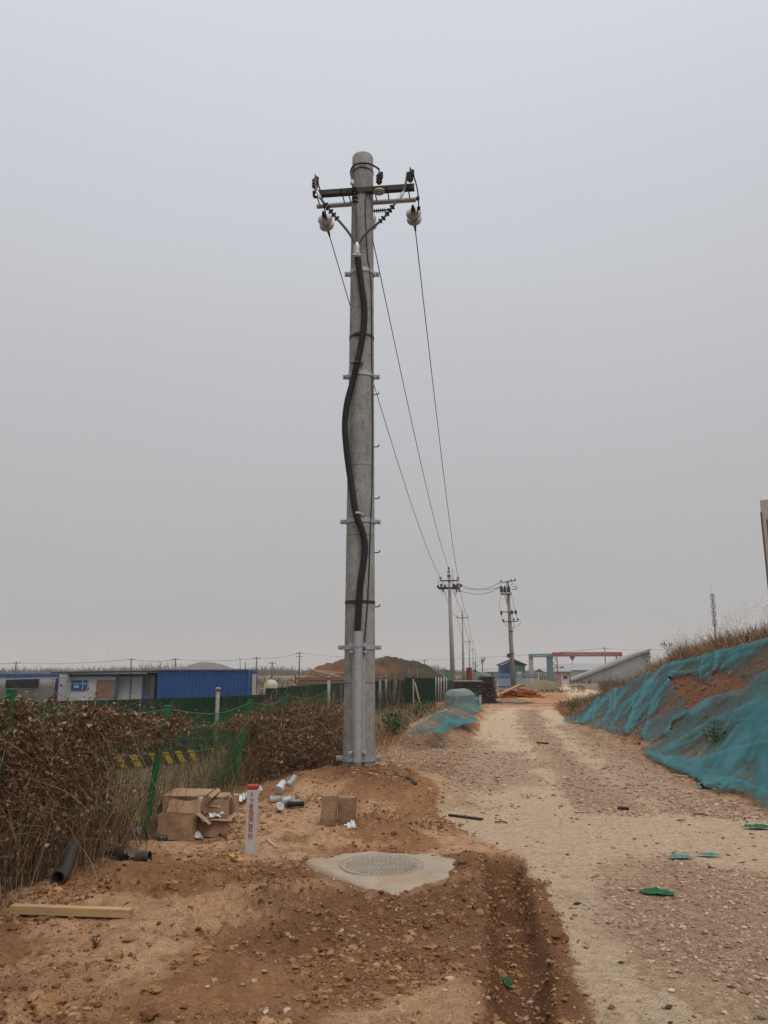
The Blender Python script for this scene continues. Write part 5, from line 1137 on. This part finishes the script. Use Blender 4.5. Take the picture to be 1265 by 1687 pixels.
MB().box((gx(175, 50), 49.95, zy(175, 1135, 50)), (1.25, .06, 1.1)).build('door', M['plank'], c1)
c2, x0, x1, zt = cabin(194, 236, 50.6, 1112, 'narrow white cabin section next to the dark gap by the blue container')
MB().box((gx(215, 50.6), 50.55, .2), (.04, .06, 2.4)).build('panel_joint', M['bluepaint'], c2)
c3, x0, x1, zt = cabin(-60, 93, 48, 1112, 'blue roofed cabin at the left edge with a long grey awning')
MB().box((gx(20, 47), 46.6, zy(20, 1118.5, 47)), (5.6, 2.2, .07), Matrix.Rotation(-.03, 3, 'Y')).build('awning', M['roofpale'], c3)
MB().box((gx(36, 48), 47.95, zy(36, 1125, 48)), (2.0, .06, .6)).build('window', M['glass'], c3)
ca = thing('flat_roof', 'long thin grey sheet roof spanning from the white cabin to the blue container', 'roof', (gx(180, 51), 51.5, -1.1))
MB().box((gx(178, 51), 51.6, zy(178, 1107, 51)), (gx(262, 51)-gx(100, 51), 4.2, .10), Matrix.Rotation(-.012, 3, 'Y')).build('roof_sheet', M['form'], ca)
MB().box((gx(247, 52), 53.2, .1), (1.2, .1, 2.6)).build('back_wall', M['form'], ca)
for px in (238, 256, 105): MB().tube([(gx(px, 51), 51.8, -1.2), (gx(px, 51), 51.8, zy(px, 1108, 51))], .05, 6).build('roof_post', M['dark_steel'], ca)
tk = thing('storage_tank', 'small white domed tank peeping over the green hoarding', 'tank', (gx(446, 40), 40, -1.1))
zc = zy(446, 1130, 40); MB().lathe([(.36, -1.1), (.36, zc)]+[(.36*math.cos(a), zc+.32*math.sin(a)) for a in np.linspace(.1, PI/2, 8)], 24, (gx(446, 40), 40, 0)).build('tank_shell', M['cream'], tk)
MB().lathe([(.375, zc-.35), (.375, zc-.3)], 24, (gx(446, 40), 40, 0), caps=False).build('tank_band', M['farconc'], tk)
tag(MB().beam(A(436, 1136, 39), A(440, 1116, 39.2), .07, .05).build('timber_prop', M['palewood'], None), 'pale board leaning against the left of the white domed tank', 'timber')
# plank stack
ps_ = thing('plank_stack', 'stack of pinkish brown planks behind the hoarding left of the pole', 'plank stack', (gx(530, 44), 44, -1.1))
x0, x1 = gx(487, 44), gx(600, 44); zt = zy(530, 1115, 44); nl = 9; zb_ = -.6
for i in range(nl): MB().box(((x0+x1)/2+random.uniform(-.06, .06), 44.6, zb_+(zt-zb_)*(i+.5)/nl), (x1-x0+random.uniform(-.12, .12), 1.4+random.uniform(0, .15), (zt-zb_)/nl-.03), random.uniform(-.01, .01)).build('plank', M['plank'], ps_)
for i, (a_, b_) in enumerate((((507, 1101), (563, 1115)), ((511, 1104), (556, 1116)), ((505, 1108), (545, 1117)), ((520, 1104), (580, 1110)), ((500, 1113), (535, 1116)), ((540, 1109), (600, 1108)))):
    tag(MB().beam(A(*a_, 44.2+.2*i), A(*b_, 43.9+.25*i), .16, .06).build('loose_plank', M['palewood'], None), ('uppermost pale loose plank sloping across the plank stack', 'second pale plank sloping just below the uppermost on the stack', 'short pale plank at the left of the loose planks', 'flat lying pale plank behind the sloping ones', 'lowest pale plank end at the far left of the stack', 'pale plank reaching behind the pole from the stack')[i], 'plank', 'loose planks on the stack')
MB().beam((x0, 43.7, -1.1), (x0, 43.7, zy(488, 1112, 44)), .05, .05, (0, 1, 0)).build('stack_post', M['dark_steel'], ps_)
# ------------------------------------------------------------------ hills
def hill(name, prof, Y, depth, mat, seed, rough=1.):
    pxs = [p[0] for p in prof]; xs_ = np.array([A(a, b, Y).x for a, b in prof]); zs_ = np.array([A(a, b, Y).z for a, b in prof])
    u = np.linspace(xs_[0]-2, xs_[-1]+2, 150); v = np.linspace(-1.15, 1.15, 60); U, Vv = np.meshgrid(u, v)
    Hh = np.interp(U, xs_, zs_, left=-1.3, right=-1.3)+1.3; fall = np.clip(1-np.abs(Vv), 0, 1)**.8
    sc = max(1, depth/8); Z = -1.35+Hh*fall+rough*fall*(.5*fbm(U/sc*.6, Vv*depth/sc*.6, 4, seed)+.12*fbm(U/sc*3, Vv*depth/sc*3, 3, seed+1))
    idx = np.arange(U.size).reshape(U.shape); F = np.stack([idx[:-1, :-1], idx[:-1, 1:], idx[1:, 1:], idx[1:, :-1]], -1).reshape(-1, 4)
    return tag(np_mesh(name, np.stack([U, Y+Vv*depth, Z], -1).reshape(-1, 3), F, mat, smooth=True), kind='structure')
k = N('spoil_heap_earth'); c = k.coord(); n1 = k.noise(c, .22, 6, .6, .5); n2 = k.noise(c, 2.2, 7, .75)
col = k.mix(k.ramp(n1, [(.40, 0.), (.52, 1.)]), (.175, .08, .042, 1), (.06, .052, .034, 1)); col = k.mix(.7, col, k.ramp(n2, [(.33, .35), (.66, 1.)]), 'MULTIPLY')
M['spoil'] = k.done(k.bsdf(col, .95, 0, k.bump(n2, .8, .2), .1))
hill('spoil_hill', [(470, 1134), (497, 1118), (512, 1103), (530, 1094), (560, 1084), (585, 1082), (620, 1081.5), (650, 1080), (672, 1081), (690, 1085), (708, 1094), (722, 1108), (745, 1122)], 66, 9, M['spoil'], 21, 2.2)
M['gravelhill'] = weathered('grey_brown_gravel_hill', (.17, .15, .135, 1), (.12, .105, .095, 1), .95, 0, .1, 1, .1, .1)
hill('gravel_hill', [(285, 1102), (305, 1098), (318, 1093), (332, 1090), (350, 1090.5), (365, 1094), (378, 1099), (395, 1103)], 300, 20, M['gravelhill'], 25, .4)
# ------------------------------------------------------------------ woods and brush
def brush(name, n, px0, px1, Y0, Y1, h0, h1, wd, mat, seed, jag=3.):
    Y = Y0+(Y1-Y0)*rng.random(n); px = px0+(px1-px0)*rng.random(n); X = (px-632.5)/FPX*Y*.985
    cl = np.clip(.6+1.6*fbm(X/Y1*25, Y*0+seed, 4, seed), .15, 1.6); z = smooth_z(X, Y)
    d = rng.normal(size=(n, 3))*.35; d[:, 2] = 1
    return tag(np_mesh(name, *strips(np.column_stack([X, Y, z-.1]), d, (h0+(h1-h0)*rng.random(n)**1.5)*cl, wd*(.5+rng.random(n)), 5, 0, .22, .25), mat), kind='stuff')
M['wood_far'] = island('far_bare_trees', [(0, (.06, .05, .042, 1)), (.6, (.10, .082, .066, 1)), (1, (.15, .125, .10, 1))], .95, .1)
M['brush'] = island('brown_brush', [(0, (.06, .038, .026, 1)), (.6, (.12, .078, .05, 1)), (1, (.21, .15, .095, 1))], .95, .1)
brush('far_woods', 16000, -150, 1420, 330, 430, 2.5, 6.5, .45, M['wood_far'], 3)
brush('brush', 6000, 400, 760, 75, 190, .8, 2.6, .12, M['brush'], 4); brush('brush', 4000, 760, 1080, 150, 260, .6, 2.2, .16, M['brush'], 6)
brush('brush', 2500, -60, 420, 60, 160, .8, 3.0, .10, M['brush'], 8)
brush('brush', 1800, 985, 1075, 60, 150, .8, 2.4, .09, M['brush'], 12); brush('brush', 1500, 886, 960, 58, 130, .2, .8, .08, M['brush'], 9)
def bare_tree(px, base, top, Y, spread, lab, seed, levels=5):
    r = random.Random(seed); p = A(px, base, Y); h = A(px, top, Y).z-p.z; t = thing('bare_tree', lab, 'tree', p); tr = MB(); cr = MB()
    def grow(a, d, L, rad, lv):
        b = a+d*L; mid = a.lerp(b, .5)+Vector((r.uniform(-1, 1), r.uniform(-1, 1), 0))*L*.06
        (tr if lv >= levels-1 else cr).tube([a, mid, b], [rad, rad*.85, rad*.7], 5 if lv > 1 else 3, False)
        if lv == 0: return
        for _ in range(3 if lv > 1 else 4):
            nd = (d+Vector((r.uniform(-1, 1), r.uniform(-1, 1), r.uniform(-.2, .6)))*spread).normalized(); grow(a.lerp(b, r.uniform(.55, 1)), nd, L*r.uniform(.55, .8), rad*.6, lv-1)
    grow(Vector(p), Vector((0, 0, 1)), h*.32, h*.022, levels); tr.build('trunk', M['wood_far'], t); cr.build('crown', M['wood_far'], t)
bare_tree(795, 1108, 1071, 150, .75, 'bare tree with thin spreading branches behind the green booth and orange drum', 5)
bare_tree(783, 1108, 1082, 170, .6, 'small bare tree squeezed between the far poles', 6, 4)
bare_tree(1101, 1082, 1047, 38, .7, 'bare shrubby tree on the bank crest left of the mast', 8)
bare_tree(1066, 1098, 1066, 42, .9, 'dense low bare bush on the bank crest above the far net', 9)
# ------------------------------------------------------------------ stack of dark boards, steel heap
def board_stack(pa, pb, ytop, Y, dep, n, lab, rz=0, zb_=0, top='greyboard'):
    x0, x1 = gx(pa, Y), gx(pb, Y); zt = zy(pa, ytop, Y); t = thing('board_stack', lab, 'board stack', ((x0+x1)/2, Y+dep/2, zb_))
    for i in range(n):
        hgt = (zt-zb_)/n; MB().box(((x0+x1)/2+random.uniform(-.05, .05), Y+dep/2+random.uniform(-.03, .03), zb_+hgt*(i+.5)), ((x1-x0)*random.uniform(.94, 1.03), dep*random.uniform(.96, 1.03), hgt*random.uniform(.55, .86)), rz+random.uniform(-.025, .025), .008).build('board', M[top if i == n-1 else 'form'], t)
    for px in (pa+6, pb-8):
        for k_ in range(0, n-1, 3): MB().box((gx(px, Y), Y+dep/2, zb_+(zt-zb_)/n*(k_+1)-.01), (.09, dep*.98, .05)).build('spacer', M['oldwood'], t)
gS = float(smooth_z(np.array([5.]), np.array([38.]))[0])
board_stack(749, 798, 1121, 37.5, 1.6, 13, 'wide stack of black boards with a pale top beside the road', .02, gS)
board_stack(797, 819, 1114, 39, 2.4, 14, 'taller narrow stack of black boards right of the wide one', -.03, gS, 'form')
sb = thing('steel_beam', 'silvery steel beam propped low against the front of the wide board stack', 'beam', (gx(770, 36.6), 36.6, gS))
MB().beam(A(749, 1149, 36.8), A(790, 1151, 36.6), .12, .14).build('beam_web', M['galv'], sb); MB().beam(A(791, 1145, 36.5), A(791, 1160, 36.5), .1, .1, (0, 1, 0)).build('beam_end', M['galv'], sb)
hs = thing('scrap_steel_heap', 'heap of orange rusty steel bars and frames in front of the blue fence', 'steel heap', (gx(852, 46), 46, -.1))
gH = float(smooth_z(np.array([7.9]), np.array([46.]))[0])
for i in range(46):
    u = random.gauss(0, .5); x = gx(853, 46)+u*.95; z = gH+.06+max(0, .78-abs(u)*.7)*random.random(); L = random.uniform(.5, 1.3); a = random.gauss(0, .25)
    d = Vector((math.cos(a), random.uniform(-.3, .3), math.sin(a)*.4)); MB().beam(Vector((x, 46+random.uniform(-.5, .5), z))-d*L/2, Vector((x, 46, z))+d*L/2, .07, random.uniform(.04, .10)).build('steel_bar', M['rust'], hs)
tag(MB().tube([A(849, 1152, 43.6), A(884, 1154, 43.6)], .10, 12).build('yellow_pipe', M['yellow'], None), 'yellow pipe lying at the foot of the rusty steel heap', 'pipe')
tag(MB().beam(A(817, 1146, 45), A(856, 1128, 46), .16, .07).build('leaning_plank', M['palewood'], None), 'long pale plank leaning up over the rusty steel heap', 'plank')
rag('tarpaulin', 845, 1158, 2.2, 1.6, .10, 91, M['tarp'], 'flat grey green tarpaulin on the verge below the steel heap', 'tarpaulin')
q = A(794, 1118, 45); q.z = gS
tz_ = ico(3); vv = tz_[0]*(1+.3*fbm(tz_[0][:, 0]*2, tz_[0][:, 1]*2+tz_[0][:, 2], 3, 92))[:, None]*np.array([.62, 1.0, .75])+np.array([q.x+.05, 45, zy(800, 1107, 45)-.72])
M['coverednet'] = weathered('pale_green_cover_net', (.13, .17, .14, 1), (.09, .12, .10, 1), .9, 0, 2, 30, .3, .1, (.2, .17, .13, 1), .5)
tag(np_mesh('covered_heap', vv, tz_[1], M['coverednet'], smooth=True), 'pale green netted heap behind the black board stacks', 'covered heap')
od = thing('orange_drum', 'upright orange red drum with a dark lid beside the slim pole', 'drum', (gx(773.5, 70), 70, -.5)); zt = zy(774, 1101, 70)
MB().lathe([(.24, -.6), (.24, zt-.1), (.25, zt-.09), (.25, zt-.05), (.24, zt-.04), (.24, zt)], 20, (gx(773.5, 70), 70, 0)).build('drum_shell', M['orange'], od); MB().lathe([(.26, zt-.02), (.26, zt+.05), (.1, zt+.07)], 20, (gx(773.5, 70), 70, 0)).build('drum_lid', M['dark_steel'], od)
# blue picket fence and booth
fb = thing('picket_fence', 'blue railed fence with pale pickets in front of the green booth', 'fence', (gx(848, 88), 88, -.6)); m_ = MB(); r_ = MB(); x0, x1 = gx(812, 88), gx(887, 88); nP = 30; zf = float(smooth_z(np.array([14.]), np.array([88.]))[0])-.1
for i in range(nP+1): m_.box((x0+(x1-x0)*i/nP, 88, (zf+zy(850, 1110, 88))/2), (.075, .04, zy(850, 1110, 88)-zf))
m_.build('picket_panel', M['whitepaint'], fb)
for py in (1112, 1115.5, 1131): r_.box(((x0+x1)/2, 87.95, zy(850, py, 88)), (x1-x0, .05, .09))
r_.build('rail', M['bluepaint'], fb)
for px in (812, 848.5, 887.5): MB().box((gx(px, 88), 87.95, (zf+zy(850, 1107, 88))/2), (.13, .13, zy(850, 1107, 88)-zf)).build('fence_post', M['bluepaint' if px != 887.5 else 'whitepaint'], fb)
bo = thing('site_booth', 'small green and blue booth with a dark gabled roof behind the blue fence', 'booth', (gx(846, 97), 98, -.7)); zf = -.8
MB().box((gx(837, 97), 98, (zf+zy(846, 1096, 97))/2), (gx(848, 97)-gx(826, 97), 2.2, zy(846, 1096, 97)-zf)).build('wall', M['bluepaint'], bo)
MB().box((gx(857, 97), 98, (zf+zy(846, 1096, 97))/2), (gx(866, 97)-gx(848, 97)-.01, 2.25, zy(846, 1096, 97)-zf)).build('wall', M['boothgreen'], bo)
za, ze = zy(846, 1087.5, 97), zy(846, 1096.5, 97); xl, xr, xm = gx(823, 97), gx(869, 97), gx(846, 97)
MB().prism([(xl, ze), (xm, za), (xr, ze), (xr, ze+.12), (xm, za+.16), (xl, ze+.12)], -99.3, -96.6, Matrix(((1, 0, 0), (0, 0, -1), (0, 1, 0)))).build('roof', M['darkroof'], bo)
MB().prism([(xl+.25, ze), (xr-.25, ze), (xm, za-.02)], -96.95, -96.9, Matrix(((1, 0, 0), (0, 0, -1), (0, 1, 0)))).build('gable', M['bluepaint'], bo)
w_ = MB().box((gx(836, 97), 96.88, zy(836, 1103, 97)), (.7, .05, .55)).build('window', M['glass'], bo); MB().box((gx(856, 97), 96.86, zy(856, 1112, 97)), (.6, .04, .8)).build('notice_board', M['cream'], bo)
# portal, gantry crane, guard box
pt_ = thing('portal_frame', 'grey blue steel height limit frame left of the red gantry', 'gate frame', (gx(892, 150), 150, -1.2)); zt = zy(892, 1077.5, 150)
MB().box((gx(876.5, 150), 150, (zt-1.4)/2), (.72, .7, zt+1.2)).build('column', M['farconc'], pt_); MB().box((gx(907.5, 150), 150, (zt-1.4)/2), (1.0, .9, zt+1.2)).build('column', M['tealpaint'], pt_)
MB().box((gx(892, 150), 149.6, zt-.3), (gx(912, 150)-gx(873, 150), .5, .62)).build('beam', M['tealpaint'], pt_)
m_ = MB()
for i in range(6): m_.box((gx(881+i*3.6, 150), 149.33, zt-.3), (.22, .04, .3))
m_.build('beam_lettering', M['paleblue'], pt_)
gc = thing('gantry_crane', 'long red gantry crane with white lettering on its beam', 'gantry crane', (gx(970, 200), 200, -1.2)); za, zb_ = zy(970, 1074.5, 200), zy(970, 1081.5, 200)
MB().box(((gx(913, 200)+gx(1028, 200))/2, 200, (za+zb_)/2), (gx(1028, 200)-gx(913, 200), 1.0, za-zb_), Matrix.Rotation(-.004, 3, 'Y')).build('main_beam', M['red'], gc)
m_ = MB()
for i in range(20):
    x = gx(932+i*4.0, 200); zz_ = (za+zb_)/2
    for q in range(4):
        if random.random() < .8: m_.box((x+random.uniform(-.15, .15), 199.46, zz_+random.uniform(-.2, .2)), ((.42, .04, .07) if q % 2 else (.07, .04, .45)))
m_.build('beam_lettering', M['whitepaint'], gc)
for pxl, s in ((914, 1), (1024, -1)):
    m_ = MB(); x = gx(pxl, 200); w2 = .55
    for dx in (-w2, w2): m_.beam((x+dx+s*.3, 200, zb_), (x+dx*1.4+s*.3, 200, -1.3), .22, .22, (0, 1, 0))
    nz_ = 7
    for i in range(nz_):
        z1, z2_ = zb_+(-1.2-zb_)*i/nz_, zb_+(-1.2-zb_)*(i+1)/nz_; m_.beam((x-w2*(-1)**i+s*.3, 200, z1), (x+w2*(-1)**i+s*.3, 200, z2_), .14, .14, (0, 1, 0))
    m_.build('leg', M['red'], gc)
m_ = MB().box((gx(945, 200), 199.8, zb_-.25), (1.1, .9, .5)).box((gx(945, 200), 199.8, zb_-.7), (.5, .5, .5)); m_.tube([(gx(945, 200), 199.8, zb_-.8), (gx(945, 200), 199.8, zb_-2)], .05, 5).build('hoist', M['dark_steel'], gc)
gb = thing('guard_box', 'cream sentry box with red brick patterned edges beside the pale track', 'sentry box', (gx(932, 145), 145, -1.2)); x0, x1 = gx(924, 145), gx(940, 145); zt = zy(932, 1109, 145)
MB().box(((x0+x1)/2, 146, (zt-1.3)/2), (x1-x0, 1.8, zt+1.25)).build('wall', M['cream'], gb)
m_ = MB()
for i in range(9):
    for x in (x0, x1): m_.box((x, 145.08, -1.1+i*(zt+1.1)/9), (.28, .1, (zt+1.1)/18))
m_.build('red_trim', M['red'], gb)
m_ = MB().box(((x0+x1)/2, 146, zt+.16), (x1-x0+.6, 2.4, .3)); m_.build('roof', M['oldwood'], gb)
m_ = MB()
for i in range(6): m_.box((x0-.1+i*(x1-x0+.2)/5, 144.78, zt+.16), (.16, .06, .3))
m_.build('roof_stripes', M['red'], gb); MB().box(((x0+x1)/2+.05, 145.08, zt-.75), (.8, .06, .6)).build('window', M['glass'], gb)
# ramp wall and warehouses
rw = thing('ramp_wall', 'long grey retaining wall whose top rises to the right behind the bank', 'wall', (gx(1000, 168), 168, -1.2)); prf = [(gx(945, 168), -1.5), (gx(1075, 168), -1.5), (gx(1075, 168), zy(1075, 1072, 168)), (gx(1050, 168), zy(1050, 1080, 168)), (gx(1000, 168), zy(1000, 1100, 168)), (gx(945, 168), zy(945, 1121, 168))]
RT = Matrix(((1, 0, 0), (0, 0, -1), (0, 1, 0)))
MB().prism(prf, -176, -168, RT).build('wall_face', M['greywall'], rw)
cp_ = MB()
for p, q in zip(prf[2:-1], prf[3:]): cp_.beam((p[0], 167.7, p[1]+.2), (q[0], 167.7, q[1]+.2), .9, .45)
cp_.build('coping', M['farconc'], rw)
def shed(pa, pb, ye, yr, Y, lab, dep=14):
    x0, x1 = gx(pa, Y), gx(pb, Y); ze, zr = zy(pa, ye, Y), zy(pa, yr, Y); t = thing('warehouse', lab, 'warehouse', ((x0+x1)/2, Y+dep/2, -1.2))
    MB().box(((x0+x1)/2, Y+dep/2, (ze-1.4)/2), (x1-x0, dep, ze+1.4)).build('wall', M['greywall'], t)
    MB().prism([(Y-.5, ze), (Y+dep/2, zr), (Y+dep+.5, ze), (Y+dep/2, zr-.25)], x0-.4, x1+.4, Matrix(((0, 0, 1), (1, 0, 0), (0, 1, 0)))).build('roof', M['roofpale'], t)
shed(938, 992, 1104, 1096.5, 250, 'pale roofed low shed under the right half of the red gantry'); shed(899, 942, 1107, 1101, 240, 'low pale roofed shed seen through the grey blue frame'); shed(915, 1040, 1100, 1093, 330, 'farthest dark shed roof beneath the gantry beam')
shed(790, 822, 1107, 1101, 230, 'small pale roofed shed left of the green booth')
# ------------------------------------------------------------------ mast, billboard, distant line
tw = thing('radio_mast', 'slim grey antenna mast with four antenna tiers rising behind the bank', 'mast', (gx(1180, 165), 165, -1.2)); x = A(1172, 965, 165).x; x = (x+A(1178, 1035, 165).x)/2
zt = zy(1172, 966, 165); zA = [A(1173, py, 165).z for py in (983, 997, 1011, 1025)]
MB().tube([(x, 165, -1.3), (x, 165, zA[0]+.6), (x, 165, zA[0]+.65), (x, 165, zt)], [.28, .16, .06, .03], 10).build('mast_tube', M['farconc'], tw)
for z in zA:
    m_ = MB()
    for a in range(6): m_.box((x+.40*math.cos(a*PI/3+.3), 165+.40*math.sin(a*PI/3+.3), z), (.13, .12, 1.3), a*PI/3+.3, .03)
    o = m_.build('antenna_tier', M['whitepaint'], tw)
    m_ = MB().lathe([(.34, -.03), (.4, -.03), (.4, .03), (.34, .03)], 12, (x, 165, z-.75)).lathe([(.36, -.03), (.42, -.03), (.42, .03), (.36, .03)], 12, (x, 165, z+.5))
    for a in range(3): m_.beam((x, 165, z-.75), (x+.38*math.cos(a*2.1), 165+.38*math.sin(a*2.1), z-.75), .06, .06)
    m_.build('tier_ring', M['dark_steel'], tw)
bx = A(1252, 826, 17).x; zt = A(1252, 824, 17).z; zB = zt-4.2; gB = float(smooth_z(np.array([bx+1]), np.array([17.]))[0])
bb = thing('billboard', 'tall cream billboard with a brown frame and a green patch at the right frame edge', 'billboard', (bx+1.4, 16.4, gB)); an = -.42
def BB(u, v, z): return Vector((bx+u*math.cos(an)-v*math.sin(an), 17+u*math.sin(an)+v*math.cos(an), z))
MB().box(BB(1.5, .06, (zt+zB)/2), (3.0, .12, zt-zB), an).build('panel', M['cream'], bb)
MB().box(BB(.0, .06, (zt+zB)/2-.12), (.03, .16, zt-zB-.3), an).build('frame', M['brownedge'], bb)
MB().box(BB(.34, -.004, zt-.66), (.5, .012, .42), an).build('green_patch', M['signgreen'], bb)
MB().box(BB(3.02, .06, (zt+zB)/2), (.04, .16, zt-zB), an).build('frame', M['brownedge'], bb)
m_ = MB()
for i in range(16):
    for j in range(3): m_.box(BB(.16+j*.16+random.uniform(-.02, .02), -.004, zt-1.05-i*.1), (random.uniform(.04, .10), .01, random.uniform(.02, .06)), an)
m_.build('small_print', M['ink'], bb)
for u in (.5, 2.5): MB().tube([BB(u, .2, gB-.4), BB(u, .2, zt-.4)], .07, 10).build('support_post', M['galv'], bb)
def small_pole(px, top, Y, lab, arms=1):
    x = gx(px, Y); t = thing('power_pole', lab, 'utility pole', (x, Y, -1.2), 'distant poles on the skyline'); zt = zy(px, top, Y)
    MB().tube([(x, Y, -1.4), (x, Y, zt)], [.2, .13], 8).build('pole_body', M['wood_far'], t)
    for i in range(arms): MB().box((x, Y, zt-.35-i*.9), (1.9, .12, .14)).build('crossarm', M['dark_steel'], t)
    return Vector((x, Y, zt-.3))
a_ = [small_pole(px, tp, 185, lab) for px, tp, lab in ((-90, 1086, 'faint skyline pole beyond the left frame edge'), (22, 1090, 'faint skyline pole above the left awning'), (213, 1084, 'faint skyline pole above the narrow cabin section'), (286, 1084, 'faint skyline pole just left of the gravel hill'), (421, 1082, 'faint skyline pole right of the blue container'), (447, 1090, 'short faint skyline pole above the white tank'))]
q = small_pole(492, 1074, 215, 'taller skyline pole with double crossarms left of the spoil hill', 2)
r_ = small_pole(1000, 1066, 230, 'skyline pole above the right end of the gantry beam')
far_r = [small_pole(700, 1086, 260, 'faint skyline pole right behind the spoil hill'), r_]
for i, (p, s, lab) in enumerate(((a_[0], a_[1], 'faint wire at the left edge of the skyline'), (a_[1], a_[2], 'faint skyline wire above the white cabin'), (a_[2], a_[3], 'faint skyline wire above the dark gap'), (a_[3], a_[4], 'faint skyline wire over the gravel hill'), (a_[4], q, 'faint skyline wire from the container to the double armed pole'), (q, far_r[0], 'faint skyline wire passing behind the spoil hill'), (far_r[0], r_, 'faint skyline wire passing above the booth roof'), (r_, A(1110, 1068, 230), 'faint skyline wire running right to the bank crest'))):
    wire(p, s, .5, lab, .028, 14, group='faint wires along the skyline')
S.cycles.use_denoising = True
S.cycles.denoising_prefilter = 'NONE'
